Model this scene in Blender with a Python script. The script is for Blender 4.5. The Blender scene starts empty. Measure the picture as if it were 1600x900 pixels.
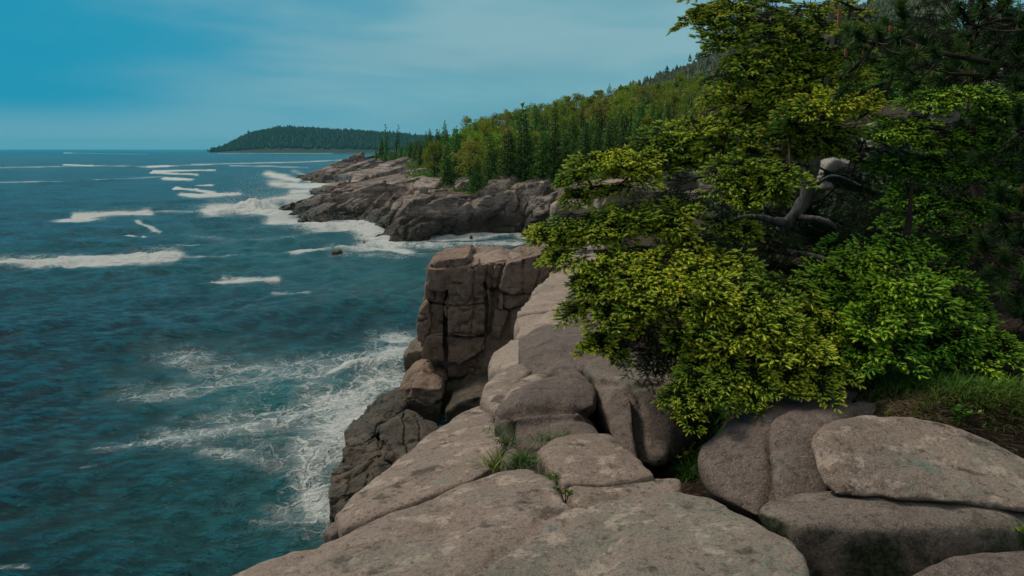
import bpy, math, random
import numpy as np
from mathutils import Vector
C = bpy.context
SC = C.scene
COL = SC.collection
rad = math.radians
H = 11.0
F = 1155.0
PITCH = math.atan(217.0 / F)
CP, SP = math.cos(PITCH), math.sin(PITCH)

# ------------------------------------------------------------------ camera
cam_d = bpy.data.cameras.new('camera')
cam_d.lens = 36.0 * F / 1600.0
cam_d.sensor_width = 36.0
cam_d.clip_start = 0.05
cam_d.clip_end = 60000.0
cam = bpy.data.objects.new('camera', cam_d)
cam.location = (0, 0, H)
cam.rotation_euler = (math.pi / 2 - PITCH, 0, 0)
COL.objects.link(cam)
SC.camera = cam

# ------------------------------------------------------------------ world
SUN_EL, SUN_AZ = rad(50), rad(-58)          # azimuth measured from +Y towards +X
SUN_DIR = Vector((math.cos(SUN_EL) * math.sin(SUN_AZ), math.cos(SUN_EL) * math.cos(SUN_AZ), math.sin(SUN_EL)))
world = bpy.data.worlds.new('World')
SC.world = world
world.use_nodes = True
wt = world.node_tree
wt.nodes.clear()
def wn(t, **k):
    n = wt.nodes.new(t)
    for a, b in k.items():
        setattr(n, a, b)
    return n
def wmath(op, a, b=None, c=None, clamp=False):
    n = wn('ShaderNodeMath', operation=op, use_clamp=clamp)
    for i, v in enumerate((a, b, c)):
        if v is None:
            continue
        if isinstance(v, (int, float)):
            n.inputs[i].default_value = v
        else:
            wt.links.new(v, n.inputs[i])
    return n.outputs[0]
def wramp(v, a, b):
    n = wn('ShaderNodeMapRange', interpolation_type='SMOOTHSTEP')
    n.inputs['From Min'].default_value = a
    n.inputs['From Max'].default_value = b
    wt.links.new(v, n.inputs['Value'])
    return n.outputs[0]
def wmix(f, a, b):
    n = wn('ShaderNodeMix', data_type='RGBA')
    for s, v in ((n.inputs['Factor'], f), (n.inputs[6], a), (n.inputs[7], b)):
        if isinstance(v, (int, float)):
            s.default_value = v
        elif isinstance(v, tuple):
            s.default_value = (*v, 1)
        else:
            wt.links.new(v, s)
    return n.outputs[2]
sky = wn('ShaderNodeTexSky', sky_type='NISHITA', sun_disc=False, sun_elevation=SUN_EL,
         sun_rotation=SUN_AZ, altitude=0.0, air_density=1.0, dust_density=3.0, ozone_density=2.0)
tc = wn('ShaderNodeTexCoord')
sep = wn('ShaderNodeSeparateXYZ')
wt.links.new(tc.outputs['Generated'], sep.inputs[0])
sx, sy, sz = sep.outputs
mp = wn('ShaderNodeMapping')
mp.inputs['Scale'].default_value = (1.2, 1.2, 7.0)
wt.links.new(tc.outputs['Generated'], mp.inputs[0])
cn = wn('ShaderNodeTexNoise')
cn.inputs['Scale'].default_value = 1.9
cn.inputs['Detail'].default_value = 7
cn.inputs['Roughness'].default_value = 0.5
cn.inputs['Distortion'].default_value = 0.3
wt.links.new(mp.outputs[0], cn.inputs['Vector'])
left = wramp(wmath('ADD', sx, wmath('MULTIPLY', wmath('SUBTRACT', cn.outputs[0], 0.5), 0.35)), 0.06, -0.56)
K = 10.0
deck = wmix(left, (0.215 * K, 0.50 * K, 0.60 * K), (0.0 * K, 0.36 * K, 0.58 * K))
low = wramp(sz, 0.13, 0.005)
nl = wmath('SUBTRACT', 1.0, wmath('MULTIPLY', left, 1.0))
deck = wmix(wmath('MULTIPLY', wmath('MULTIPLY', low, 0.6), nl), deck, (0.22 * K, 0.60 * K, 0.72 * K))
streak = wmath('MULTIPLY', wramp(cn.outputs[0], 0.42, 0.60), 0.6)
deck = wmix(wmath('MULTIPLY', wramp(sz, 0.06, 0.012), 0.80), deck, (0.25 * K, 0.535 * K, 0.66 * K))
deck = wmix(wmath('MULTIPLY', streak, nl), deck, (0.36 * K, 0.60 * K, 0.66 * K))
vc = wn('ShaderNodeTexNoise')
vc.inputs['Scale'].default_value = 2.2; vc.inputs['Detail'].default_value = 5
mp2 = wn('ShaderNodeMapping'); mp2.inputs['Scale'].default_value = (1, 1, 4.0); mp2.inputs['Location'].default_value = (4, 2, 1)
wt.links.new(tc.outputs['Generated'], mp2.inputs[0]); wt.links.new(mp2.outputs[0], vc.inputs['Vector'])
deck = wmix(wmath('MULTIPLY', wmath('MULTIPLY', wramp(vc.outputs[0], 0.45, 0.68), nl), 0.5), deck, (0.13 * K, 0.38 * K, 0.50 * K))
deck = wmix(wmath('MULTIPLY', wramp(sz, 0.20, 0.36), 0.8), deck, (0.06 * K, 0.40 * K, 0.54 * K))
over = wmath('MAXIMUM', wramp(sz, 0.50, 0.85), wramp(sy, 0.30, -0.3))
zen = wmix(wramp(sz, 0.2, 0.85), (0.22 * K, 0.28 * K, 0.31 * K), (0.66 * K, 0.67 * K, 0.64 * K))
veil = wmix(over, deck, zen)
final = wmix(0.97, sky.outputs[0], veil)
bg = wn('ShaderNodeBackground')
bg.inputs['Strength'].default_value = 0.1
wt.links.new(final, bg.inputs['Color'])
wo = wn('ShaderNodeOutputWorld')
wt.links.new(bg.outputs[0], wo.inputs['Surface'])

# ------------------------------------------------------------------ sun
sd = bpy.data.lights.new('sun', 'SUN')
sd.energy = 3.2
sd.angle = rad(13)
sd.color = (1.0, 0.85, 0.68)
sun = bpy.data.objects.new('sun', sd)
sun.rotation_euler = (-SUN_DIR).to_track_quat('-Z', 'Y').to_euler()
COL.objects.link(sun)
SC.view_settings.view_transform = 'Standard'
SC.view_settings.look = 'None'
SC.view_settings.exposure = -0.35
SC.view_settings.gamma = 1.0
SC.view_settings.use_curve_mapping = False
SC.cycles.max_bounces = 6
SC.cycles.diffuse_bounces = 3
SC.cycles.glossy_bounces = 2
SC.cycles.transmission_bounces = 2
SC.cycles.volume_bounces = 1
SC.cycles.transparent_max_bounces = 4
SC.cycles.caustics_reflective = False
SC.cycles.caustics_refractive = False

# ------------------------------------------------------------------ helpers
def P(px, py, Y):
    """world point seen at photo pixel px,py at forward distance Y"""
    xc = (px - 800.0) / F
    yc = (450.0 - py) / F
    d = np.array([xc, CP + yc * SP, -SP + yc * CP])
    p = d * (Y / d[1])
    return np.array([p[0], p[1], p[2] + H])
def R(px, py, plane):
    """photo pixel onto z = z0 + ax*X + by*(Y-3), z relative to the eye"""
    z0, ax, by = plane
    xc = (px - 800.0) / F
    yc = (450.0 - py) / F
    d = np.array([xc, CP + yc * SP, -SP + yc * CP])
    t = (z0 - 3 * by) / (d[2] - ax * d[0] - by * d[1])
    p = d * t
    return np.array([p[0], p[1], p[2] + H])
def W(px, py):
    return R(px, py, (-H, 0, 0))[:2]
def proj(X, Y, Z):
    z = Z - H
    depth = Y * CP - z * SP
    up = Y * SP + z * CP
    depth = np.maximum(depth, 1e-3)
    return 800 + F * X / depth, 450 - F * up / depth

def hsh(ix, iy, iz, s):
    h = (ix * 374761393 + iy * 668265263 + iz * 2147483647 * 3 + s * 1274126177) & 0xffffffff
    h = ((h ^ (h >> 13)) * 1274126177) & 0xffffffff
    h = h ^ (h >> 16)
    return (h & 0xffff) / 65535.0
def vnoise(p, seed=0):
    p = np.asarray(p, dtype=np.float64)
    i = np.floor(p).astype(np.int64)
    f = p - i
    u = f * f * f * (f * (f * 6 - 15) + 10)
    out = 0
    for dx in (0, 1):
        wx = u[:, 0] if dx else 1 - u[:, 0]
        for dy in (0, 1):
            wy = u[:, 1] if dy else 1 - u[:, 1]
            for dz in (0, 1):
                wz = u[:, 2] if dz else 1 - u[:, 2]
                out = out + wx * wy * wz * hsh(i[:, 0] + dx, i[:, 1] + dy, i[:, 2] + dz, seed)
    return out * 2 - 1
def fbm(p, octv=4, seed=0, gain=0.5, ridge=False):
    a, s, t = 1.0, 0, 0
    p = np.array(p, dtype=np.float64)
    for k in range(octv):
        n = vnoise(p, seed + k * 17)
        if ridge:
            n = 1 - 2 * np.abs(n)
        s = s + a * n
        t += a
        a *= gain
        p = p * 2.03 + 11.3
    return s / t
def sstep(x, a, b):
    t = np.clip((x - a) / (b - a), 0, 1)
    return t * t * (3 - 2 * t)

def mesh_from(name, V, Fc, mats=(), smooth=False, attrs=None, matidx=None):
    """V (n,3), Fc an int array (m,k) or a list of such arrays"""
    if not isinstance(Fc, (list, tuple)):
        Fc = [Fc]
    Fc = [np.asarray(f) for f in Fc if len(f)]
    me = bpy.data.meshes.new(name)
    V = np.asarray(V, dtype=np.float32)
    me.vertices.add(len(V))
    me.vertices.foreach_set('co', V.ravel())
    nl = sum(f.size for f in Fc)
    nf = sum(len(f) for f in Fc)
    me.loops.add(nl)
    me.loops.foreach_set('vertex_index', np.concatenate([f.ravel() for f in Fc]).astype(np.int32))
    me.polygons.add(nf)
    tot = np.concatenate([np.full(len(f), f.shape[1]) for f in Fc]).astype(np.int32)
    st = np.concatenate([[0], np.cumsum(tot)[:-1]]).astype(np.int32)
    me.polygons.foreach_set('loop_start', st)
    me.polygons.foreach_set('loop_total', tot)
    if matidx is not None:
        me.polygons.foreach_set('material_index', np.asarray(matidx, dtype=np.int32))
    me.polygons.foreach_set('use_smooth', np.full(nf, bool(smooth)))
    me.update(calc_edges=True)
    for m in mats:
        me.materials.append(m)
    for k, v in (attrs or {}).items():
        a = me.attributes.new(k, 'FLOAT', 'POINT')
        a.data.foreach_set('value', np.asarray(v, dtype=np.float32))
    return me
def tag(o, label=None, cat=None, group=None, kind=None):
    if label: o['label'] = label
    if cat: o['category'] = cat
    if group: o['group'] = group
    if kind: o['kind'] = kind
    return o
def link(name, me, parent=None):
    o = bpy.data.objects.new(name, me)
    COL.objects.link(o)
    if parent is not None:
        o.parent = parent
    return o
def empty(name, loc=(0, 0, 0)):
    o = bpy.data.objects.new(name, None)
    o.empty_display_size = 0.3
    o.location = loc
    COL.objects.link(o)
    return o
def grid_faces(nr, nc):
    a = (np.arange(nr - 1)[:, None] * nc + np.arange(nc - 1)[None, :]).ravel()
    return np.stack([a, a + 1, a + nc + 1, a + nc], axis=1)
def seg_dist(X, Y, poly, closed=True):
    d = np.full(X.shape, 1e18)
    n = len(poly)
    for i in range(n if closed else n - 1):
        ax, ay = poly[i]; bx, by = poly[(i + 1) % n]
        ex, ey = bx - ax, by - ay
        t = np.clip(((X - ax) * ex + (Y - ay) * ey) / (ex * ex + ey * ey + 1e-12), 0, 1)
        d = np.minimum(d, (X - ax - t * ex) ** 2 + (Y - ay - t * ey) ** 2)
    return np.sqrt(d)
def inside(X, Y, poly):
    c = np.zeros(X.shape, bool)
    n = len(poly)
    for i in range(n):
        ax, ay = poly[i]; bx, by = poly[(i + 1) % n]
        if ay == by: continue
        m = ((ay > Y) != (by > Y)) & (X < (bx - ax) * (Y - ay) / (by - ay) + ax)
        c ^= m
    return c
def sdist(X, Y, poly):
    d = seg_dist(X, Y, poly)
    return np.where(inside(X, Y, poly), d, -d)

# ------------------------------------------------------------------ materials
class NT:
    def __init__(s, name):
        s.m = bpy.data.materials.new(name)
        s.m.use_nodes = True
        s.t = s.m.node_tree
        s.t.nodes.clear()
        s.out = s.t.nodes.new('ShaderNodeOutputMaterial')
        s.b = s.t.nodes.new('ShaderNodeBsdfPrincipled')
        s.t.links.new(s.b.outputs[0], s.out.inputs['Surface'])
        s.tc = s.t.nodes.new('ShaderNodeTexCoord').outputs['Object']
        g = s.t.nodes.new('ShaderNodeNewGeometry')
        s.pos, s.nor = g.outputs['Position'], g.outputs['Normal']
    def n(s, t, **k):
        x = s.t.nodes.new(t)
        for a, b in k.items(): setattr(x, a, b)
        return x
    def put(s, sock, v):
        if isinstance(v, (int, float)): sock.default_value = v
        elif isinstance(v, tuple): sock.default_value = (*v, 1) if len(v) == 3 and sock.type == 'RGBA' else v
        else: s.t.links.new(v, sock)
    def mul(s, v, k):
        x = s.n('ShaderNodeMapping'); s.put(x.inputs[0], v); x.inputs['Scale'].default_value = k
        return x.outputs[0]
    def noise(s, sc, det=4, ro=0.55, dist=0.0, vec=None, off=None):
        x = s.n('ShaderNodeTexNoise')
        v = s.tc if vec is None else vec
        if off:
            mpn = s.n('ShaderNodeMapping'); s.put(mpn.inputs[0], v); mpn.inputs['Location'].default_value = (off, off * 1.7, off * .6); v = mpn.outputs[0]
        s.put(x.inputs['Vector'], v)
        x.inputs['Scale'].default_value = sc; x.inputs['Detail'].default_value = det
        x.inputs['Roughness'].default_value = ro; x.inputs['Distortion'].default_value = dist
        return x.outputs[0]
    def vor(s, sc, feat='F1', vec=None, rnd=1.0):
        x = s.n('ShaderNodeTexVoronoi', feature=feat)
        s.put(x.inputs['Vector'], s.tc if vec is None else vec)
        x.inputs['Scale'].default_value = sc; x.inputs['Randomness'].default_value = rnd
        return x
    def math(s, op, a, b=None, c=None, clamp=False):
        x = s.n('ShaderNodeMath', operation=op, use_clamp=clamp)
        for i, v in enumerate((a, b, c)):
            if v is not None: s.put(x.inputs[i], v)
        return x.outputs[0]
    def ramp(s, v, a, b, lo=0.0, hi=1.0):
        x = s.n('ShaderNodeMapRange', interpolation_type='SMOOTHSTEP')
        s.put(x.inputs['Value'], v); s.put(x.inputs['From Min'], a); s.put(x.inputs['From Max'], b)
        x.inputs['To Min'].default_value = lo; x.inputs['To Max'].default_value = hi
        return x.outputs[0]
    def mix(s, f, a, b):
        x = s.n('ShaderNodeMix', data_type='RGBA')
        s.put(x.inputs['Factor'], f); s.put(x.inputs[6], a); s.put(x.inputs[7], b)
        return x.outputs[2]
    def attr(s, name):
        x = s.n('ShaderNodeAttribute'); x.attribute_name = name
        return x.outputs['Fac']
    def bump(s, h, strength=0.5, dist=0.02, prev=None):
        x = s.n('ShaderNodeBump'); s.put(x.inputs['Height'], h)
        s.put(x.inputs['Strength'], strength); x.inputs['Distance'].default_value = dist
        if prev is not None: s.put(x.inputs['Normal'], prev)
        return x.outputs[0]
    def sepz(s, v):
        x = s.n('ShaderNodeSeparateXYZ'); s.put(x.inputs[0], v)
        return x.outputs
    def fin(s, col, rough=0.85, normal=None, spec=0.3):
        s.put(s.b.inputs['Base Color'], col); s.put(s.b.inputs['Roughness'], rough)
        s.b.inputs['Specular IOR Level'].default_value = spec
        if normal is not None: s.put(s.b.inputs['Normal'], normal)
        return s.m

def granite(name, warm=(0.30, 0.235, 0.195), dark=(0.15, 0.115, 0.095), lichen=0.3, stain=0.5, moss=0.0, fine=1.0, seed=0.0, bumpk=1.0, tide=False, tidez=2.0, strata=False, blot=0.4):
    s = NT(name)
    big = s.noise(0.8 * fine, 4, 0.55, off=seed + 1)
    col = s.mix(s.ramp(big, 0.35, 0.68), tuple(c * 1.0 for c in warm), tuple(0.6 * c + 0.4 * d for c, d in zip(warm, dark)))
    st = s.noise(1.9 * fine, 9, 0.78, 0.0, off=seed + 3)
    col = s.mix(s.math('MULTIPLY', s.ramp(st, 0.49, 0.68), stain), col, dark)
    pale = s.noise(3.4 * fine, 10, 0.82, 0.0, off=seed + 7)
    col = s.mix(s.math('MULTIPLY', s.ramp(pale, 0.53, 0.68), 0.55), col, (min(1, warm[0] * 1.4), warm[1] * 1.41, warm[2] * 1.43))
    g1 = s.noise(75 * fine, 4, 0.85)
    col = s.mix(s.math('MULTIPLY', s.ramp(g1, 0.50, 0.62), 0.62), col, tuple(0.55 * q for q in dark))
    g2 = s.noise(110 * fine, 3, 0.8, off=5)
    col = s.mix(s.math('MULTIPLY', s.ramp(g2, 0.54, 0.66), 0.55), col, (0.52, 0.44, 0.39))
    pit = s.noise(26 * fine, 6, 0.8, off=seed + 9)
    col = s.mix(s.math('MULTIPLY', s.ramp(pit, 0.55, 0.66), 0.5), col, tuple(0.6 * q for q in dark))
    bl = s.noise(6.5 * fine, 6, 0.7, 0.0, off=seed + 17)
    col = s.mix(s.math('MULTIPLY', s.ramp(bl, 0.53, 0.62), blot), col, (min(1, warm[0] * 1.45), warm[1] * 1.5, warm[2] * 1.5))
    bl2 = s.noise(4.2 * fine, 7, 0.72, 0.0, off=seed + 19)
    col = s.mix(s.math('MULTIPLY', s.ramp(bl2, 0.55, 0.64), blot * 1.3), col, tuple(0.62 * q for q in dark))
    if strata:
        sv = s.noise(1.0, 7, 0.72, 0.3, vec=s.mul(s.pos, (0.05, 0.30, 0.9)))
        col = s.mix(s.math('MULTIPLY', s.ramp(sv, 0.46, 0.60), 0.75), col, tuple(0.7 * q for q in dark))
        sv2 = s.noise(1.0, 5, 0.7, 0.3, vec=s.mul(s.pos, (0.12, 0.5, 3.0)))
    nz = s.sepz(s.nor)[2]
    up = s.ramp(nz, 0.0, 0.7)
    if lichen > 0:
        l1 = s.noise(1.7 * fine, 5, 0.65, 0.0, off=seed + 13)
        l2 = s.noise(30 * fine, 6, 0.85, off=seed + 5)
        lm = s.math('MULTIPLY', s.ramp(l1, 0.60 - 0.14 * lichen, 0.66), s.ramp(l2, 0.44, 0.56))
        col = s.mix(s.math('MULTIPLY', lm, 0.6 * min(1, lichen * 1.6)), col, (0.20, 0.265, 0.215))
        vl = s.vor(2.6 * fine, 'F1', rnd=1.0); wv = s.noise(9 * fine, 4, 0.7)
        rr = s.math('ADD', vl.outputs['Distance'], s.math('MULTIPLY', s.math('SUBTRACT', wv, 0.5), 0.5))
        sel = s.n('ShaderNodeSeparateColor'); s.put(sel.inputs[0], vl.outputs['Color'])
        pm = s.math('MULTIPLY', s.ramp(rr, 0.20, 0.12), s.math('GREATER_THAN', sel.outputs[2], 1.0 - 0.45 * lichen))
        col = s.mix(s.math('MULTIPLY', pm, 0.6), col, (0.185, 0.235, 0.21))
    if moss > 0:
        m1 = s.noise(3.1 * fine, 6, 0.7, 0.5, off=seed + 23)
        side = s.ramp(nz, 0.85, 0.35)
        mm = s.math('MULTIPLY', s.ramp(m1, 0.62 - 0.25 * moss, 0.60), side)
        m2 = s.noise(40 * fine, 3, 0.7)
        mc = s.mix(s.ramp(m2, 0.4, 0.6), (0.020, 0.028, 0.014), (0.065, 0.08, 0.045))
        col = s.mix(mm, col, mc)
    rough = 0.88
    if tide:
        z = s.sepz(s.pos)[2]
        tn = s.noise(0.8, 5, 0.7, vec=s.pos)
        hh = s.math('ADD', z, s.math('MULTIPLY', s.math('SUBTRACT', tn, 0.5), 2.6))
        t = s.ramp(hh, tidez + 1.6, tidez - 0.6)
        tn2 = s.noise(2.5, 5, 0.7, vec=s.pos)
        tcol = s.mix(s.ramp(tn2, 0.45, 0.62), (0.022, 0.022, 0.020), (0.060, 0.048, 0.024))
        col = s.mix(s.math('MULTIPLY', t, 0.9), col, tcol)
        rough = s.math('SUBTRACT', 0.88, s.math('MULTIPLY', t, 0.5))
    b1 = s.noise(5 * fine, 9, 0.75, 0.0, off=seed)
    b2 = s.noise(70 * fine, 4, 0.8)
    b3 = s.noise(1.5 * fine, 5, 0.6, 0.0, off=seed + 2)
    h = s.math('ADD', s.math('MULTIPLY', b1, 1.1), s.math('ADD', s.math('MULTIPLY', b2, 0.16), s.math('MULTIPLY', b3, 1.2)))
    h = s.math('SUBTRACT', h, s.math('MULTIPLY', s.ramp(pit, 0.54, 0.68), 0.12))
    if strata: h = s.math('ADD', h, s.math('ADD', s.math('MULTIPLY', sv, 2.2), s.math('MULTIPLY', sv2, 1.2)))
    nn = s.bump(h, 0.9 * bumpk, 0.06 / fine)
    return s.fin(col, rough, nn, 0.25)

M_FG = granite('granite_slab', warm=(0.36, 0.28, 0.235), dark=(0.19, 0.145, 0.12), lichen=0.4, seed=1, stain=0.6, blot=0.75)
M_FG2 = granite('granite_lichen_slab', warm=(0.36, 0.285, 0.24), dark=(0.17, 0.135, 0.11), lichen=1.15, seed=4, stain=0.65, blot=0.8)
M_BL = granite('granite_boulder', warm=(0.20, 0.158, 0.14), dark=(0.09, 0.072, 0.064), lichen=0.3, stain=0.6, seed=7)
M_BM = granite('granite_mossy', warm=(0.25, 0.205, 0.175), dark=(0.11, 0.09, 0.075), lichen=0.6, moss=0.8, seed=9)
M_PALE = granite('granite_pale', warm=(0.30, 0.24, 0.20), dark=(0.18, 0.14, 0.115), lichen=0.0, stain=0.25, fine=0.45, seed=3, bumpk=0.5)
M_CL = granite('cliff_granite', warm=(0.27, 0.19, 0.145), dark=(0.09, 0.068, 0.052), lichen=0.0, stain=0.75, fine=0.45, seed=5, tide=True, tidez=0.6)
M_WET = granite('wet_ledge_granite', warm=(0.24, 0.18, 0.13), dark=(0.05, 0.045, 0.04), lichen=0.0, stain=0.9, fine=0.5, seed=6, tide=True, tidez=1.5)
M_HR = granite('headland_granite', warm=(0.42, 0.345, 0.305), dark=(0.08, 0.066, 0.06), lichen=0.0, stain=0.95, fine=0.16, seed=2, tide=True, tidez=2.0, bumpk=1.0, strata=True)
M_GREY = granite('grey_boulder', warm=(0.42, 0.40, 0.37), dark=(0.22, 0.2, 0.18), lichen=0.2, stain=0.5, fine=0.8, seed=8)
# ------------------------------------------------------------------ coastlines
NEAR = [(-0.75, -12), (-0.7, 2.6), (-0.25, 5.2), (0.35, 8.5), (1.3, 15), (2.2, 22), (3.0, 29), (3.2, 33), (3.5, 35.5), (6, 37), (14, 42), (26, 58), (40, 64), (60, 64), (60, -12)]
hc = [W(838, 369), W(815, 366), W(770, 366), W(700, 371), W(640, 376), W(607, 378), W(597, 362), W(560, 344), W(500, 347), W(474, 346), W(468, 338), W(440, 331), W(452, 322), W(478, 318), W(520, 303), W(556, 296), W(548, 286), W(500, 288), W(463, 279)]
HEAD = [tuple(p) for p in hc] + [(-84, 315), (-62, 350), (-30, 430), (60, 640), (420, 640), (420, 66), (26, 60), (14, 66), (8, 84)]

# ------------------------------------------------------------------ headland height function
def Gp(px, py, Y, dz=0):
    p = P(px, py, Y); return (p[0], p[1], p[2] + dz)
ctrl = [Gp(562, 240, 300), Gp(600, 244, 280), Gp(625, 247, 250), Gp(655, 262, 185), Gp(680, 281, 124), Gp(700, 290, 106), Gp(740, 298, 102), Gp(780, 294, 101), Gp(870, 288, 100), Gp(940, 280, 98),
        Gp(640, 203, 290, -8), Gp(700, 186, 250, -8), Gp(760, 176, 240, -8), Gp(820, 164, 230, -8), Gp(880, 150, 225, -8), Gp(960, 122, 210, -9), Gp(1010, 116, 210, -9), Gp(1090, 108, 200, -9),
        Gp(1200, 70, 190, -9), Gp(1400, 30, 180, -9), Gp(1600, 0, 170, -9), (20, 66, 6.0), (50, 70, 9), (110, 80, 18), (-30, 400, 10), (60, 420, 26), (160, 420, 55), (-80, 310, 4), (400, 640, 90), (400, 100, 70)]
ctrl = np.array(ctrl)
CX, CY, CZ = ctrl.T
def phi(r): return r
Am = phi(np.hypot(CX[:, None] - CX[None], CY[:, None] - CY[None])) + np.eye(len(ctrl)) * 1.5
wgt = np.linalg.solve(Am, CZ - CZ.mean())
def hbase(X, Y):
    z = np.full(X.shape, CZ.mean())
    for i in range(len(ctrl)):
        z = z + wgt[i] * np.hypot(X - CX[i], Y - CY[i])
    return z
def headz(X, Y):
    d = sdist(X, Y, HEAD)
    slope = 0.30 + 1.0 * sstep(X, -42, -14) + 1.8 * sstep(X, -14, -2)
    zb = hbase(X, Y)
    ramp = np.where(d > 0, slope * d + 0.15, d * 0.7)
    rockw = 1 - sstep(zb - ramp, -9, -1) 
    k = 1.6
    z = -k * np.logaddexp(-zb / k, -ramp / k)
    z = np.maximum(z, -3.0)
    pt = np.stack([X, Y, X * 0], 1)
    nz = fbm(pt / 9.0, 4, 3)
    sft = Y - 0.16 * X + 2.2 * nz + 0.05 * d
    def saw(s, l):
        f = (s / l) % 1.0
        return np.minimum(f / 0.06, 1.0) * (1 - f)
    zone = np.exp(-np.maximum(ramp - zb - 1.5, 0) / 2.0)
    A = 0.55 + 0.45 * fbm(pt / 14.0 + 9, 3, 8)
    z = z + zone * (3.0 * A * (saw(sft, 7.3) - 0.45) + 1.1 * (saw(sft + X * .1, 2.6) - 0.45) + 0.3 * fbm(pt / np.array([5.0, 1.8, 1]), 4, 5, ridge=True) - .5)
    return z
def hit(px, py, y0=85.0, y1=330.0, n=1500):
    Ys = np.linspace(y0, y1, n)
    xc = (px - 800.0) / F; yc = (450.0 - py) / F
    d = np.array([xc, CP + yc * SP, -SP + yc * CP])
    X = d[0] * Ys / d[1]; Z = H + d[2] * Ys / d[1]
    g = headz(X, Ys)
    w = np.where(g >= Z)[0]
    i = w[0] if len(w) else n - 1
    return np.array([X[i], Ys[i], Z[i]])

# ------------------------------------------------------------------ water
def sea_field(X, Y):
    px, py = proj(X, Y, np.zeros_like(X))
    f = np.zeros_like(X)
    pt = np.stack([X / 6, Y / 6, X * 0], 1)
    wob = fbm(pt, 4, 21)
    brk = fbm(np.stack([px / 26, py / 5, X * 0], 1), 4, 23) * 2 * (py < 480)
    # strokes of foam, as seen: (points, half height in px, horizontal stretch, strength)
    strokes = [([(-60, 414), (0, 411), (60, 410), (150, 408), (268, 400)], 8.0, 1, 1.3), ([(268, 400), (330, 403), (380, 400)], 2.5, 1, .6),
        ([(108, 345), (130, 343)], 4.5, 3, 1.2), ([(118, 337), (160, 335), (232, 331)], 3.6, 1, 1.15), ([(200, 331), (300, 330)], 1.5, 1, .6),
        ([(285, 304), (310, 306), (372, 303)], 2.8, 1, 1.2), ([(275, 295), (305, 297), (335, 302)], 1.9, 1, 1.15), ([(313, 290), (328, 290)], 1.7, 2, 1.0),
        ([(258, 279), (297, 281)], 2.0, 1.5, 1.15), ([(237, 270), (308, 273)], 1.5, 1, 1.1), ([(240, 268), (336, 266)], 1.1, 1, .95), ([(232, 261), (262, 260)], 1.3, 1, 1.2),
        ([(0, 262), (60, 261), (150, 259), (230, 261), (330, 257)], 0.9, 1, .68), ([(100, 258), (145, 259)], 1.2, 1, 1.), ([(300, 257), (480, 253), (540, 250)], 1.0, 1, .68), ([(360, 259), (480, 262)], 1.2, 1, .6),
        ([(0, 285), (120, 282), (260, 276)], 0.8, 1, .6), ([(100, 239), (112, 239)], 0.7, 1, .75), ([(112, 239), (230, 241)], 0.5, 1, .5), ([(340, 239.5), (520, 240)], 0.6, 1, .55),
        ([(330, 330), (380, 326), (430, 318), (470, 308)], 9, 1, 1.15), ([(340, 325), (410, 330), (440, 338)], 9, 1, 1.2), ([(430, 345), (500, 352), (570, 356)], 9, 1, 1.0), ([(560, 345), (585, 365), (610, 384)], 9, 2, 1.0),
        ([(430, 287), (480, 292), (545, 288)], 6, 1.2, 1.05), ([(460, 300), (530, 296)], 5, 1, .9), ([(420, 272), (462, 282)], 5, 1, .9), ([(480, 276), (460, 268)], 3, 1, .6),
        ([(460, 394), (520, 386), (600, 392), (640, 395)], 5, 1, .95), ([(560, 384), (650, 386), (760, 382), (850, 378)], 7, 1, .72), ([(640, 378), (720, 372), (800, 366), (838, 372)], 4, 1, .8), ([(520, 400), (620, 402), (700, 396)], 5, 1, .45),
        ([(330, 443), (432, 436)], 4, 1, .95), ([(350, 436), (430, 437)], 2, 1, .7), ([(430, 455), (480, 457)], 4, 1, .6), ([(215, 349), (248, 360)], 2.2, 1, .9), ([(200, 366), (226, 372)], 2.6, 1, .95), ([(250, 383), (312, 381)], 1.3, 1, .8), ([(300, 372), (420, 378), (500, 366)], 5, 1, .35),
        ([(620, 520), (600, 540), (650, 545)], 17, 1.4, .75), ([(540, 585), (600, 572), (650, 565)], 15, 1.2, .92), ([(420, 640), (500, 612), (590, 600)], 18, 1.2, .62), ([(215, 705), (300, 690)], 20, 1.6, .62), ([(300, 690), (420, 665), (520, 640), (570, 615)], 34, 1.3, .62),
        ([(300, 560), (420, 560), (540, 555)], 30, 1.4, .56), ([(250, 610), (400, 590), (560, 570)], 28, 1.5, .54), ([(330, 655), (420, 625)], 26, 1.4, .58), ([(480, 650), (600, 600)], 34, 1.4, .72),
        ([(560, 645), (520, 690), (490, 730)], 28, 1.2, .82), ([(490, 730), (500, 770), (490, 800)], 18, 1.8, .80), ([(345, 728), (400, 735)], 16, 1.6, .66), ([(400, 705), (450, 745)], 16, 1.6, .58), ([(440, 800), (480, 815), (500, 790)], 14, 1.6, .68), ([(400, 820), (470, 812)], 6, 1.4, .62),
        ([(0, 892), (40, 893)], 4, 1, .55), ([(130, 750), (172, 742)], 3, 1, .62), ([(150, 715), (240, 708)], 10, 1, .45)]
    for pts, w, ax, amp in strokes:
        pts = np.array(pts, float); lo = pts.min(0) - 3.5 * w * max(1, ax) * 2; hi = pts.max(0) + 3.5 * w * max(1, ax) * 2
        m = (px > lo[0]) & (px < hi[0]) & (py > lo[1]) & (py < hi[1])
        if not m.any(): continue
        k = 0.45 / ax
        d = seg_dist(px[m] * k, py[m], [(a * k, b) for a, b in pts], closed=False)
        e = d / w * (1 - 0.35 * wob[m])
        f[m] = np.maximum(f[m], amp * np.exp(-np.maximum(e - .1, 0) ** 1.6 * 1.0) * (1 - .22 * np.maximum(0, brk[m])))
    dn = -sdist(X, Y, NEAR); dh = -sdist(X, Y, HEAD)
    dd = np.minimum(dn, dh)
    near_d = seg_dist(X, Y, [(-5.6, 21.5), (-6.2, 26), (-5.2, 30), (-4.2, 33)], closed=False)
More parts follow.
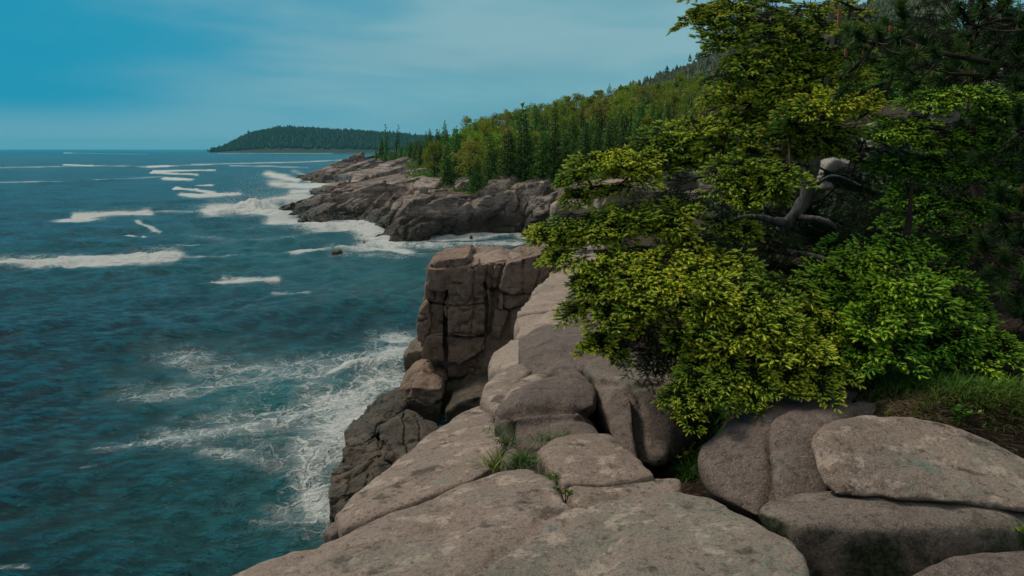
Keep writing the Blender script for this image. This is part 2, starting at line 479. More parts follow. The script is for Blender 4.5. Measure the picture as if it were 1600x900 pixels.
    dd = np.minimum(dd, near_d - .8)
    f = np.maximum(f, 0.72 * np.exp(-np.maximum(dd, 0) / (1.6 + 0.9 * wob + Y * 0.006)))
    nb = fbm(np.stack([X / 2.6, Y / 2.6, X * 0], 1), 4, 27)
    f = f * np.where(py > 470, 1 - .45 * np.maximum(0, nb * 1.6), 1)
    return f, dd, px, py
def make_sea():
    nr, nc = 1150, 900
    Ys = 5.0 * (16000 / 5.0) ** (np.linspace(0, 1, nr))
    us = np.linspace(-1.02, 0.72, nc)
    Y = np.repeat(Ys, nc); X = (Ys[:, None] * us[None]).ravel()
    spc = Y * (math.log(16000 / 5.0) / nr)
    rng = np.random.RandomState(4)
    Z = np.zeros_like(X); Zs = np.zeros_like(X)
    for i in range(64):
        lam = 0.55 * (34 / 0.55) ** (i / 63.0)
        th = rad(-62) + rng.normal(0, 0.42) if lam > 4 else rad(-50) + rng.normal(0, 0.75)
        kx, ky = math.cos(th), math.sin(th)
        amp = (0.0165 * lam ** 0.72) * rng.uniform(.6, 1.2) * (0.75 if lam > 10 else 1)
        ph = (X * kx + Y * ky) * 2 * math.pi / lam + rng.uniform(0, 6.28)
        g = np.sin(ph)
        fade = np.clip((lam / spc - 2.2) / 2.5, 0, 1)
        dz = amp * fade * (g if lam < 2 else (np.exp(g * 0.9) - 1.2) * .8)
        Z += dz
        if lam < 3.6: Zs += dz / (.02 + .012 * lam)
    gust = 0.75 + 0.5 * fbm(np.stack([X / 38, Y / 60, X * 0], 1), 3, 31)
    Z *= gust
    f, dd, px, py = sea_field(X, Y)
    # surf swells up where it breaks
    pt = np.stack([X, Y, X * 0], 1)
    Z += 0.55 * sstep(f, 0.8, 1.2) * (0.5 + 0.7 * fbm(pt / 2.2, 4, 12)) * sstep(Y, 30, 60)
    Z += 0.30 * sstep(f, 0.6, 1.1) * fbm(pt / 0.9, 4, 13) * sstep(60 - Y, 0, 30)
    def hump(a, b, w, h):
        A = W(*a); B = W(*b)
        d = seg_dist(X, Y, [tuple(A), tuple(B)], closed=False)
        return h * np.exp(-(d / w) ** 2) * (0.75 + 0.6 * fbm(pt / 1.7, 4, 14))
    Z += hump((400, 330), (440, 322), 4.0, 1.5) + hump((350, 332), (400, 331), 4, .7) + hump((560, 583), (640, 572), 1.0, 0.6) + hump((535, 291), (552, 290), 3.0, 1.5) + hump((572, 352), (590, 365), 2.0, .8)
    turb = np.exp(-np.maximum(dd, 0) / (4.0 + Y * .06)) * (0.55 + .45 * fbm(pt / 7, 3, 17))
    turb = np.maximum(turb, sstep(f, 0.15, 0.75) * .8)
    for (cx, cy, rx, ry, a) in ((430, 610, 230, 70, .9), (640, 430, 260, 60, .55), (480, 400, 320, 60, .4), (480, 700, 90, 90, .6), (180, 420, 420, 60, .18)):
        turb = np.maximum(turb, a * np.exp(-((px - cx) / rx) ** 2 - ((py - cy) / ry) ** 2))
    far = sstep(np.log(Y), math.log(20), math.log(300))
    V = np.stack([X, Y, Z], 1)
    s = NT('sea_water')
    fo, tu, fa = s.attr('foam'), s.attr('turbid'), s.attr('far')
    pos = s.pos
    mpn = s.mul(pos, (1, 0.8, 1))
    w1 = s.noise(0.55, 5, 0.6, vec=mpn)
    vv = s.n('ShaderNodeVectorMath', operation='SCALE'); cnz = s.n('ShaderNodeTexNoise'); s.put(cnz.inputs['Vector'], mpn); cnz.inputs['Scale'].default_value = 0.8; cnz.inputs['Detail'].default_value = 4
    s.put(vv.inputs[0], cnz.outputs['Color']); vv.inputs['Scale'].default_value = 2.6
    va = s.n('ShaderNodeVectorMath', operation='ADD'); s.put(va.inputs[0], mpn); s.put(va.inputs[1], vv.outputs[0])
    def web(sc, vec):
        n_ = s.noise(sc, 5, 0.62, vec=vec)
        return s.math('SUBTRACT', 1.0, s.math('MULTIPLY', s.math('ABSOLUTE', s.math('SUBTRACT', n_, 0.5)), 7.0), clamp=True)
    e1 = s.vor(1.15, 'DISTANCE_TO_EDGE', vec=va.outputs[0]); e2 = s.vor(3.1, 'DISTANCE_TO_EDGE', vec=va.outputs[0])
    lace = s.math('MAXIMUM', s.ramp(e1.outputs['Distance'], 0.16, 0.0), s.math('MULTIPLY', s.ramp(e2.outputs['Distance'], 0.22, 0.0), 0.62))
    lace = s.math('MAXIMUM', lace, s.math('MULTIPLY', web(1.3, va.outputs[0]), 0.7))
    fine = s.noise(5.0, 5, 0.7, vec=va.outputs[0])
    pat = s.math('ADD', s.math('MULTIPLY', lace, 0.42), s.math('ADD', s.math('MULTIPLY', fine, 0.42), s.math('MULTIPLY', w1, 0.36)))
    thr = s.math('SUBTRACT', 1.12, s.math('MULTIPLY', fo, 1.0))
    fm = s.ramp(s.math('SUBTRACT', pat, thr), -0.12, 0.32)
    film = s.math('MULTIPLY', s.ramp(fo, 0.10, 0.85), s.ramp(s.noise(0.7, 6, 0.7, vec=va.outputs[0]), 0.32, 0.68))
    fm = s.math('MAXIMUM', fm, s.math('MULTIPLY', film, 0.6))
    # scattered small whitecaps
    wc = s.noise(0.35, 6, 0.75, 0.6, vec=s.mul(pos, (0.5, 1.0, 1)))
    fm = s.math('MAXIMUM', fm, s.math('MULTIPLY', s.ramp(wc, 0.735, 0.78), 0.5))
    swell = s.noise(0.05, 4, 0.6, vec=s.mul(pos, (0.6, 1, 1)))
    deep = s.mix(s.ramp(swell, 0.35, 0.65), (0.000, 0.016, 0.028), (0.000, 0.046, 0.066))
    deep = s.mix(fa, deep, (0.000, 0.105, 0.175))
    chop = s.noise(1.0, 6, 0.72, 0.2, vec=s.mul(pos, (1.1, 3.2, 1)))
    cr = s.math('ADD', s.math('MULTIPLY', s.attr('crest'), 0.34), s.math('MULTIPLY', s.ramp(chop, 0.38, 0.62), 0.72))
    deep = s.mix(s.ramp(cr, 0.28, 0.92), s.mix(fa, (0.0, 0.007, 0.013), (0.0, 0.055, 0.10)), s.mix(fa, (0.004, 0.072, 0.098), (0.006, 0.14, 0.205)))  # pale crests, dark troughs: wave shading put into the water colour
    wcol = s.mix(s.math('MULTIPLY', tu, 0.80), deep, (0.03, 0.20, 0.215))
    dirt = s.noise(0.25, 4, 0.6, vec=pos)
    wcol = s.mix(s.math('MULTIPLY', s.math('MULTIPLY', tu, s.ramp(dirt, 0.5, 0.7)), 0.5), wcol, (0.11, 0.17, 0.13))
    col = s.mix(fm, wcol, (0.60, 0.64, 0.64))
    rough = s.math('ADD', s.math('ADD', 0.10, s.math('MULTIPLY', fa, 0.12)), s.math('MULTIPLY', fm, 0.5))
    rp = s.mul(pos, (0.8, 1.5, 1))
    r1 = s.noise(2.2, 5, 0.65, 0.4, vec=rp); r2 = s.noise(9.0, 4, 0.6, vec=rp); r3 = s.noise(0.5, 5, 0.6, 0.5, vec=rp)
    hgt = s.math('ADD', s.math('MULTIPLY', r1, 1.0), s.math('ADD', s.math('MULTIPLY', r2, 0.30), s.math('MULTIPLY', r3, 2.2)))
    hgt = s.math('ADD', hgt, s.math('MULTIPLY', fm, 0.25))
    nn = s.bump(hgt, 1.0, 0.42)
    m = s.fin(col, rough, nn, 0.5)
    s.b.inputs['IOR'].default_value = 1.33
    s.put(s.b.inputs['Specular IOR Level'], s.math('SUBTRACT', 0.5, s.math('MULTIPLY', fa, 0.32)))
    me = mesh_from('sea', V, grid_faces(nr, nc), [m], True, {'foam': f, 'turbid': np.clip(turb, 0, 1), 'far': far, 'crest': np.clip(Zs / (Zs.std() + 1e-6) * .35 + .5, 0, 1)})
    # wide flat skirt out to the sides and behind, joined to the same water sheet
    o = tag(link('sea', me), kind='structure')
    q = np.array([[-26000, -9000, -0.9], [26000, -9000, -0.9], [26000, 26000, -0.9], [-26000, 26000, -0.9]])
    o2 = tag(link('sea_floor_water', mesh_from('open_water', q, np.array([[0, 1, 2, 3]]), [m], False, {'foam': [0] * 4, 'turbid': [0] * 4, 'far': [1] * 4, 'crest': [.5] * 4})), kind='structure')
    o2.name = 'open_water'
make_sea()

# ------------------------------------------------------------------ headland terrain
def rock_soil_mat():
    s = NT('headland_ground')
    g = s.attr('soil')
    n1 = s.noise(0.5, 5, 0.7)
    rockc = s.mix(s.ramp(n1, 0.4, 0.62), (0.40, 0.32, 0.28), (0.08, 0.066, 0.058))
    n2 = s.noise(0.12, 5, 0.6, 0.5, off=3)
    rockc = s.mix(s.ramp(n2, 0.5, 0.7), rockc, (0.18, 0.135, 0.115))
    z = s.sepz(s.pos)[2]
    hh = s.math('ADD', z, s.math('MULTIPLY', s.math('SUBTRACT', s.noise(0.4, 5, 0.7), 0.5), 3.0))
    t = s.ramp(hh, 3.6, 1.2)
    rockc = s.mix(s.math('MULTIPLY', t, 0.93), rockc, s.mix(s.ramp(n1, 0.45, 0.6), (0.022, 0.02, 0.018), (0.062, 0.048, 0.02)))
    gr = s.mix(s.ramp(s.noise(1.2, 4, 0.7), 0.4, 0.6), (0.03, 0.045, 0.012), (0.07, 0.065, 0.03))
    gm = s.ramp(s.math('ADD', g, s.math('MULTIPLY', s.math('SUBTRACT', s.noise(0.3, 5, 0.7), 0.5), 0.9)), 0.4, 0.6)
    vw = s.ramp(s.noise(0.35, 6, .75, .5, vec=s.mul(s.tc, (1, 1, .4))), .47, .55)
    wallx = s.ramp(s.sepz(s.pos)[0], -16, -4)
    rockc = s.mix(s.math('MULTIPLY', s.math('MULTIPLY', vw, wallx), .85), rockc, (.035, .036, .022))  # dark growth and the cove wall's shade, both put into the rock colour
    col = s.mix(gm, rockc, gr)
    sv = s.noise(1.0, 7, 0.72, 0.3, vec=s.mul(s.tc, (0.05, 0.30, 0.9)))
    col = s.mix(s.math('MULTIPLY', s.math('MULTIPLY', s.ramp(sv, .46, .6), s.math('SUBTRACT', 1.0, gm)), .7), col, (.08, .06, .05))
    b = s.math('ADD', s.noise(0.9, 8, 0.72, 0.3, vec=s.mul(s.tc, (0.2, 1.2, 2.2))), s.math('MULTIPLY', s.noise(4.0, 5, 0.7), 0.4))
    return s.fin(col, s.math('SUBTRACT', 0.9, s.math('MULTIPLY', t, 0.45)), s.bump(b, 1.0, 0.7), 0.25)
FOREST = [Gp(572, 243, 300)[:2], Gp(610, 245, 275)[:2], Gp(640, 252, 225)[:2], Gp(660, 266, 165)[:2], Gp(680, 279, 126)[:2], Gp(700, 290, 108)[:2], Gp(740, 298, 104)[:2], Gp(800, 292, 104)[:2], Gp(870, 286, 103)[:2], (30, 97), (60, 92), (130, 92), (230, 330), (60, 400), (-40, 380)]
def make_head():
    Ys = 58.0 * (640 / 58.0) ** np.linspace(0, 1, 760)
    us = np.linspace(-0.36, 0.80, 460)
    Y = np.repeat(Ys, len(us)); X = (Ys[:, None] * us[None]).ravel()
    Z = headz(X, Y)
    soil = sstep(sdist(X, Y, FOREST), -6, 1)
    Z = np.where(Z < -2.4, -2.6, Z)
    me = mesh_from('headland', np.stack([X, Y, Z], 1), grid_faces(len(Ys), len(us)), [rock_soil_mat()], False, {'soil': soil})
    tag(link('headland', me), kind='structure')
make_head()

# ------------------------------------------------------------------ rock builder

def spray():
    rng = np.random.RandomState(6); O = []
    for (a, c_, n, sx_, hz) in (((410, 326), 0, 5200, 5.5, 2.6), ((545, 291), 0, 1800, 3.5, 2.4), ((585, 362), 0, 1500, 3.0, 1.4), ((475, 345), 0, 1500, 5, 1.0), ((640, 565), 0, 1200, .9, .5)):
        w = W(*a)
        x = w[0] + rng.normal(0, sx_, n); y = w[1] + rng.normal(0, sx_ * .5, n)
        z = .3 + np.abs(rng.normal(0, hz, n)) * np.exp(-((x - w[0]) / sx_) ** 2 * .5)
        O.append(np.stack([x, y, z], 1))
    O = np.concatenate(O); n = len(O)
    k = .0011 * O[:, 1] * rng.uniform(.25, .8, n)
    T4 = np.array([[0, 0, .6], [.5, 0, -.3], [-.25, .43, -.3], [-.25, -.43, -.3]]); F4 = np.array([[0, 1, 2], [0, 2, 3], [0, 3, 1], [1, 3, 2]])
    V = (O[:, None] + T4[None] * k[:, None, None]).reshape(-1, 3); Fc = (F4[None] + (np.arange(n) * 4)[:, None, None]).reshape(-1, 3)
    s = NT('spray_drops'); s.fin((.62, .68, .69), .5)
    tag(link('spray', mesh_from('spray', V, Fc, [s.m])), 'white spray thrown up where the surf hits the rocks', 'sea spray', kind='stuff')
spray()
import bmesh
def hull_mesh(hulls):
    V, Fs, off = [], [], 0
    for pts in hulls:
        bm = bmesh.new()
        for p in pts: bm.verts.new(p)
        r = bmesh.ops.convex_hull(bm, input=bm.verts)
        bad = [g for g in r['geom_interior'] + r['geom_unused'] if isinstance(g, bmesh.types.BMVert)]
        if bad: bmesh.ops.delete(bm, geom=list(set(bad)), context='VERTS')
        bmesh.ops.recalc_face_normals(bm, faces=bm.faces)
        bm.verts.index_update()
        V += [tuple(v.co) for v in bm.verts]
        Fs += [[off + v.index for v in f.verts] for f in bm.faces]
        off = len(V)
        bm.free()
    me = bpy.data.meshes.new('h')
    me.from_pydata(V, [], Fs)
    return me
def rock_mesh(hulls, voxel, rnd=4, amp=.03, scale=0.6, mat=None, seed=0, cut=0.0, ledge=0.0, smooth=True, origin=None, grooves=(), gdep=.03, gw=4.0):
    """union of convex hulls, voxel-remeshed, rounded and weathered"""
    me = hull_mesh(hulls)
    ob = bpy.data.objects.new('tmp', me)
    COL.objects.link(ob)
    md = ob.modifiers.new('r', 'REMESH'); md.mode = 'VOXEL'; md.voxel_size = voxel
    dg = C.evaluated_depsgraph_get()
    e = ob.evaluated_get(dg).to_mesh()
    V = np.empty(len(e.vertices) * 3, np.float32); e.vertices.foreach_get('co', V); V = V.reshape(-1, 3).astype(float)
    lt = np.empty(len(e.polygons), np.int32); e.polygons.foreach_get('loop_total', lt)
    li = np.empty(len(e.loops), np.int32); e.loops.foreach_get('vertex_index', li)
    ls = np.empty(len(e.polygons), np.int32); e.polygons.foreach_get('loop_start', ls)
    ed = np.empty(len(e.edges) * 2, np.int32); e.edges.foreach_get('vertices', ed); ed = ed.reshape(-1, 2)
    ob.evaluated_get(dg).to_mesh_clear()
    bpy.data.objects.remove(ob); bpy.data.meshes.remove(me)
    Fq = li[ls[lt == 4][:, None] + np.arange(4)]
    Ft = li[ls[lt == 3][:, None] + np.arange(3)] if (lt == 3).any() else np.zeros((0, 3), int)
    n = len(V)
    deg = np.bincount(ed.ravel(), minlength=n)[:, None]
    def smo(V, k, lam=0.6):
        for _ in range(k):
            S = np.zeros_like(V)
            for c in range(3):
                S[:, c] = np.bincount(ed[:, 0], V[ed[:, 1], c], n) + np.bincount(ed[:, 1], V[ed[:, 0], c], n)
            V = V + lam * (S / deg - V)
        return V
    def normals(V):
        q = Fq if len(Fq) else Ft
        a = np.cross(V[q[:, 2]] - V[q[:, 0]], V[q[:, -1]] - V[q[:, 1]]) if len(Fq) else np.cross(V[q[:, 1]] - V[q[:, 0]], V[q[:, 2]] - V[q[:, 0]])
        N = np.zeros_like(V)
        for c in range(3):
            for j in range(q.shape[1]):
                N[:, c] += np.bincount(q[:, j], a[:, c], n)
        return N / (np.linalg.norm(N, axis=1, keepdims=True) + 1e-12)
    V = smo(V, rnd)
    N = normals(V)
    p = V / scale + seed * 7.7
    d = amp * (fbm(p, 5, seed) * 1.3)
    if cut:      # joints and chipped hollows
        r = fbm(V / (scale * 1.6) + seed * 3.1, 4, seed + 50)
        d -= cut * np.exp(-(r / 0.045) ** 2)
        r2 = fbm(V / (scale * 0.7) + seed * 5.1, 4, seed + 70)
        d -= cut * 0.4 * np.exp(-(r2 / 0.05) ** 2)
    if ledge:    # blocky chipped relief
        q = vnoise(V / (scale * .55) + seed, seed + 5); q2 = vnoise(V / (scale * .25) + seed, seed + 6)
        d += ledge * (np.round(q * 2.5) / 2.5 * .7 + np.round(q2 * 2) / 2 * .35)
    if grooves:      # open joints and splits seen on the face
        gx, gy = proj(V[:, 0], V[:, 1], V[:, 2])
        js = 5.0 if V[:, 1].mean() > 15 else 3.0
        jl = .9 if V[:, 1].mean() > 15 else .25
        gx = gx + js * fbm(V / jl, 4, 5) ; gy = gy + js * fbm(V / jl + 7, 4, 6)
        view = V - [0, 0, H]; fc = (N * view).sum(1) < .15 * np.linalg.norm(view, axis=1)
        for gl in grooves:
            dd_ = seg_dist(gx, gy, gl, closed=False)
            d = d - np.where(fc, gdep * np.exp(-(dd_ / gw) ** 2), 0)
    V = V + N * d[:, None]
    V = smo(V, 1, 0.5) if not grooves else smo(V, 1, 0.25)
    if origin is not None: V = V - np.asarray(origin)
    return mesh_from('rock', V, [Fq, Ft], [mat], smooth)
def slab(pts, plane, T, infl=0.0, back=0.0, top=0.0):
    """top outline in photo pixels laid on a plane, with its real thickness below"""
    t = np.array([R(a, b, plane) for a, b in pts])
    c = t.mean(0)
    b = c + (t - c) * (1 + infl); b[:, 2] = t[:, 2] - T; b[:, 1] += back
    out = [t, b]
    if top:
        m = c + (t - c) * 0.55; m[:, 2] += top * .35
        t[:, 2] -= top * 0.2
        out.append(m)
    return np.concatenate(out)
def put_rock(name, label, cat, hulls, group=None, parent=None, **k):
    allp = np.concatenate([np.asarray(h) for h in hulls])
    o0 = np.array([allp[:, 0].mean(), allp[:, 1].mean(), allp[:, 2].min()])
    if parent is not None: o0 = np.array(parent.location) * 1.0
    g = k.pop('grow', 0)
    if g:
        hulls = [np.asarray(h) + (lambda v: g * v / (np.linalg.norm(v, axis=1, keepdims=True) + 1e-9))(np.asarray(h) - np.asarray(h).mean(0)) for h in hulls]
    me = rock_mesh(hulls, origin=o0, **k)
    o = link(name, me, parent)
    if parent is None:
        o.location = o0
        tag(o, label, cat, group)
    return o
def blk(front, thick, skew=(0, 0, 0)):
    """a block: its front face given as (px, py, Y) and a thickness going back"""
    f = np.array([P(*q) for q in front])
    b = f + np.array([skew[0], thick, skew[2]])
    return np.concatenate([f, b])

# ------------------------------------------------------------------ near ground
def gtop(X, Y):
    z = -2.05 - 0.09 * (Y - 3)
    z2 = -1.62 - 0.02 * (Y - 3) + 0.10 * np.maximum(X - 1.2, 0)
    w = sstep((X - 0.5) / (1 + 0.25 * np.maximum(Y - 4, 0)), 0.5, 1.4)
    z = z * (1 - w) + z2 * w
    z = z + sstep(X, 1.6, 2.6) * sstep(Y, 3.55, 4.05) * 0.16
    z = z - .34 * (1 - sstep(Y, 3.35, 3.85)) * sstep(X, .8, 1.4)
    z = z + np.maximum(X - 2 - .05 * Y, 0) * 0.13 * sstep(Y, 7, 11)
    return z + H
def nearz(X, Y):
    d = sdist(X, Y, NEAR)
    pt = np.stack([X, Y, X * 0], 1)
    t = gtop(X, Y) + 0.05 * fbm(pt / 0.5, 4, 2) + 0.2 * fbm(pt / 3, 3, 9) * sstep(Y, 6, 10)
    out = t + np.minimum(d, 0) * (2.6 + 1.0 * fbm(pt / 2, 3, 4))
    return np.maximum(np.where(d > 0, t, out), -1.6), d
def make_near():
    xs = np.concatenate([np.arange(-9, -1.5, 0.25), np.arange(-1.5, 5, 0.06), np.arange(5, 60, 0.5)])
    ys = np.concatenate([np.arange(-12, 1.5, 0.5), np.arange(1.5, 9, 0.06), np.arange(9, 66, 0.3)])
    X, Y = np.meshgrid(xs, ys); X = X.ravel(); Y = Y.ravel()
    Z, d = nearz(X, Y)
    s = NT('soil')
    n1 = s.noise(14, 6, 0.8); n2 = s.noise(1.5, 5, 0.6)
    c = s.mix(s.ramp(n1, 0.38, 0.62), (0.016, 0.012, 0.009), (0.075, 0.052, 0.038))
    c = s.mix(s.math('MULTIPLY', s.ramp(n2, 0.5, 0.65), 0.5), c, (0.03, 0.035, 0.012))
    v = s.vor(60, 'F1'); sc = s.n('ShaderNodeSeparateColor'); s.put(sc.inputs[0], v.outputs['Color'])
    c = s.mix(s.math('MULTIPLY', s.ramp(sc.outputs[0], .84, .92), .5), c, (0.19, 0.14, 0.11))
    st = s.ramp(s.sepz(s.nor)[2], 0.75, 0.45)
    rk = s.mix(s.ramp(s.noise(2, 6, .7), .4, .6), (0.05, 0.04, 0.033), (0.16, 0.12, 0.095))
    c = s.mix(st, c, rk)
    m = s.fin(c, 0.95, s.bump(s.math('ADD', n1, s.noise(60, 3, .8)), 0.9, 0.03), 0.1)
    me = mesh_from('ground', np.stack([X, Y, Z], 1), grid_faces(len(ys), len(xs)), [m], True)
    tag(link('ground', me), kind='structure')
make_near()

# ------------------------------------------------------------------ foreground boulders
PL = (-1.60, 0.07, -0.08)
def fg(label, polys, cat='boulder', name='boulder', mat=M_FG, voxel=0.022, rnd=3, amp=0.03, scale=0.38, cut=0.006, ledge=.007, seed=1, group=None, grow=None, **kw):
    return put_rock(name, label, cat, polys, group, **kw, voxel=voxel, rnd=rnd, amp=amp, scale=scale, mat=mat, seed=seed, cut=cut, ledge=ledge, grow=grow if grow is not None else voxel * (.35 + .3 * rnd ** .5))
A = (-1.62, 0.10, -0.10)
fg('largest pinkish granite slab, running from the grassy crack down to a point over the sea',
   [slab([(300, 935), (345, 898), (430, 866), (520, 838), (610, 799), (705, 765), (800, 738), (900, 800), (860, 1200), (420, 1200), (260, 1010)], A, 1.1, top=0.03),
    slab([(700, 764), (780, 734), (832, 728), (868, 752), (880, 775), (890, 800), (820, 900), (700, 900)], (-1.60, 0.10, -0.10), 1.0, top=0.03)],
   'rock slab', 'flat_boulder', M_FG, 0.024, 3, 0.035, 0.5, 0.014, .008, 3, grow=.012, grooves=[[(640, 838), (690, 815), (720, 812)], [(745, 905), (765, 875), (800, 850), (850, 810)]], gdep=.02, gw=5)
fg('lichen speckled slab with greenish patches at the bottom centre, beside the largest slab',
   [slab([(865, 808), (900, 792), (980, 775), (1060, 768), (1112, 774), (1140, 785), (1150, 830), (1100, 1200), (760, 1200), (735, 905)], (-1.555, 0.05, -0.07), 1.1, top=0.0), slab([(1050, 772), (1112, 777), (1185, 815), (1240, 850), (1265, 890), (1280, 960), (1250, 1200), (900, 1200), (980, 800)], (-1.50, 0.0, -0.06), 1.1, top=0.0)],
   'rock slab', 'flat_boulder', M_FG2, 0.024, 3, 0.034, 0.45, 0.01, .008, 5, grow=.01)
fg('triangular granite slab beyond the long crack, its left edge dropping to the wet ledge',
   [slab([(536, 824), (528, 803), (560, 765), (600, 735), (660, 688), (715, 648), (750, 628), (772, 655), (788, 690), (768, 728), (740, 745), (700, 761), (612, 795)], (-1.70, 0.24, -0.12), 1.3, top=0.03)],
   'rock slab', 'flat_boulder', M_FG, 0.024, 3, 0.028, 0.5, 0.01, .008, 7, grow=.01)
fg('small brown rock wedge poking out at the left tip of the long crack', [slab([(505, 836), (512, 822), (530, 812), (538, 828), (520, 838)], (-1.75, 0.24, -0.12), .6)], 'rock', 'rock_wedge', M_BL, 0.02, 3, 0.01, .2, 0, 0, 9)
fg('small loose stone wedged at the grass tuft between the slabs', [slab([(783, 722), (790, 706), (806, 700), (812, 712), (800, 726)], (-1.66, .1, -.1), .2, top=.02)], 'stone', 'stone', M_BL, 0.015, 3, 0.006, .15, 0, 0, 10)
fg('flat grey-brown rock panel right of the grass tufts, below the dark hollow',
   [slab([(845, 706), (862, 690), (905, 683), (950, 682), (985, 705), (1022, 742), (960, 752), (882, 754), (862, 735)], (-1.66, 0.02, -0.075), 0.8, top=0.03)], mat=M_FG, seed=12, rnd=5)
fg('low narrow rock shelf behind the lichen slab, under the flat panel',
   [slab([(888, 758), (960, 756), (1030, 748), (1062, 746), (1060, 775), (1000, 785), (905, 795), (892, 775)], (-1.70, 0.0, -0.06), 0.8, top=0.01)], mat=M_FG2, seed=13, rnd=5)
fg('rounded two-humped granite mound in the middle, beside the dark hollow',
   [slab([(772, 645), (800, 610), (850, 588), (905, 578), (928, 600), (930, 628), (900, 640), (850, 640), (800, 650)], (-1.60, 0.05, -0.085), 1.0, top=0.10),
    slab([(778, 668), (800, 648), (880, 640), (925, 665), (938, 685), (900, 690), (850, 700), (800, 690)], (-1.72, 0.05, -0.085), 0.9, top=0.06)], mat=M_BL, rnd=4, amp=.03, seed=14, grooves=[[(772, 655), (800, 642), (850, 636), (905, 640), (935, 655)], [(790, 690), (800, 665), (798, 650)]], gdep=.06, gw=6)
fg('pair of smooth sloping rock ribs left of the two-humped mound, above the triangular slab',
   [slab([(752, 622), (765, 592), (800, 568), (818, 572), (828, 582), (800, 600), (776, 640)], (-1.72, 0.1, -0.1), 1.2, top=0.05),
    slab([(778, 640), (800, 602), (835, 583), (860, 586), (840, 604), (800, 625)], (-1.66, 0.1, -0.09), 1.0, top=0.05)], mat=M_FG, rnd=6, seed=15)
fg('small angular stone tucked between the mound and the block under the spruce', [slab([(868, 578), (880, 563), (897, 566), (905, 580), (885, 588)], (-1.62, 0.05, -0.085), .5)], 'stone', 'stone', M_BL, 0.02, 3, 0.01, .2, 0, 0, 16)
fg('hunched granite block with a dark left face in front of the pale slab',
   [np.concatenate([np.array([P(812, 530, 7.6), P(850, 512, 7.9), P(900, 512, 8.2), P(950, 508, 8.4), P(955, 540, 7.2), P(925, 575, 6.4), P(880, 565, 6.6), P(840, 585, 6.5), P(812, 575, 7.0)]),
                    np.array([P(812, 600, 7.0), P(850, 620, 6.4), P(955, 640, 7.0), P(960, 600, 8.8), P(850, 560, 8.8)]) - [0, 0, .5]])], mat=M_BL, voxel=.035, rnd=4, amp=.035, scale=.5, cut=0.01, seed=17)
fg('small pale wedge of slab at the cliff edge below the big pale slab',
   [np.concatenate([np.array([P(764, 574, 8.6), P(768, 556, 9.2), P(800, 528, 10.0), P(816, 530, 9.4), P(818, 562, 8.2), P(800, 575, 8.0), P(772, 590, 8.3)]), np.array([P(775, 600, 8.6), P(800, 600, 8.2), P(818, 580, 9.6)]) - [0, 0, 1.0]])],
   'rock slab', 'flat_boulder', M_PALE, .04, 3, .02, .5, .01, .01, 18)
Lp = [P(801, 522, 9.6), P(806, 488, 11.5), P(840, 446, 15.0), P(866, 420, 20.0), P(880, 400, 27)]
Rp = [P(892, 512, 9.2), P(905, 482, 11), P(955, 430, 17), P(965, 408, 22), P(950, 394, 27.5)]
mid = lambda a_, b_, t_: a_ * (1 - t_) + b_ * t_
strips = [[Lp[0], mid(Lp[0], Lp[1], .8), mid(Lp[1], Rp[1], .35), Rp[1], Rp[0]], [mid(Lp[0], Lp[1], .84), Lp[1], mid(Lp[1], Lp[2], .55), mid(Lp[2], Rp[2], .45), Rp[2], Rp[1], mid(Lp[1], Rp[1], .36)],
          [mid(Lp[1], Lp[2], .6), Lp[2], Lp[3], mid(Lp[3], Rp[3], .6), Rp[3], Rp[2], mid(Lp[2], Rp[2], .48)], [mid(Lp[3], Lp[4], .06), Lp[4], Rp[4], Rp[3], mid(Lp[3], Rp[3], .62)]]
for q_, (st_, lb_) in enumerate(zip(strips, ('lowest panel of the long pale slab, ending at the cliff edge above the hunched block', 'second panel of the long pale slab, cut off by diagonal joints', 'long third panel of the pale slab passing behind the leftmost low spruce shoots', 'farthest panel of the pale slab where it meets the blocky cliff top'))):
    st_ = np.array(st_)
    fg(lb_, [np.concatenate([st_ + [0, 0, .04 * (q_ % 2)], st_ - [0, -0.1, 2.2]])], 'rock slab', 'flat_boulder', M_PALE, .07, 1, .06, 1.3, .06, .015, 19 + q_ * 11, None, -.01)
fg('dark angular block under the spruce at the right edge of the pale slab',
   [np.concatenate([np.array([P(880, 478, 9.6), P(890, 462, 10.2), P(925, 455, 10.5), P(960, 470, 10.2), P(950, 515, 8.8), P(892, 512, 8.9)]), np.array([P(960, 480, 11.4), P(890, 475, 11.4)]) - [0, 0, .6]])], mat=M_BL, voxel=.05, rnd=3, amp=.03, seed=20)
fg('big squarish boulder with a mossy dark right side, under the lowest spruce branches',
   [np.concatenate([np.array([P(915, 575, 5.9), P(930, 556, 6.6), P(1000, 550, 6.8), P(1070, 556, 6.6), P(1100, 600, 5.6), P(1060, 590, 5.4), P(985, 600, 5.2), P(940, 640, 5.2)]),
                    np.array([P(948, 672, 5.1), P(975, 708, 4.75), P(1003, 728, 4.55), P(1035, 725, 4.6), P(1062, 690, 4.9), P(1100, 680, 5.4)]), np.array([P(1100, 640, 7.0), P(930, 620, 7.0)]) - [0, 0, .4]])],
   mat=M_BM, voxel=.03, rnd=4, amp=.035, scale=.5, seed=21, grooves=[[(985, 600), (1000, 620), (1005, 680), (1003, 728)], [(940, 600), (985, 603), (1040, 596)]], gdep=.035, gw=5)
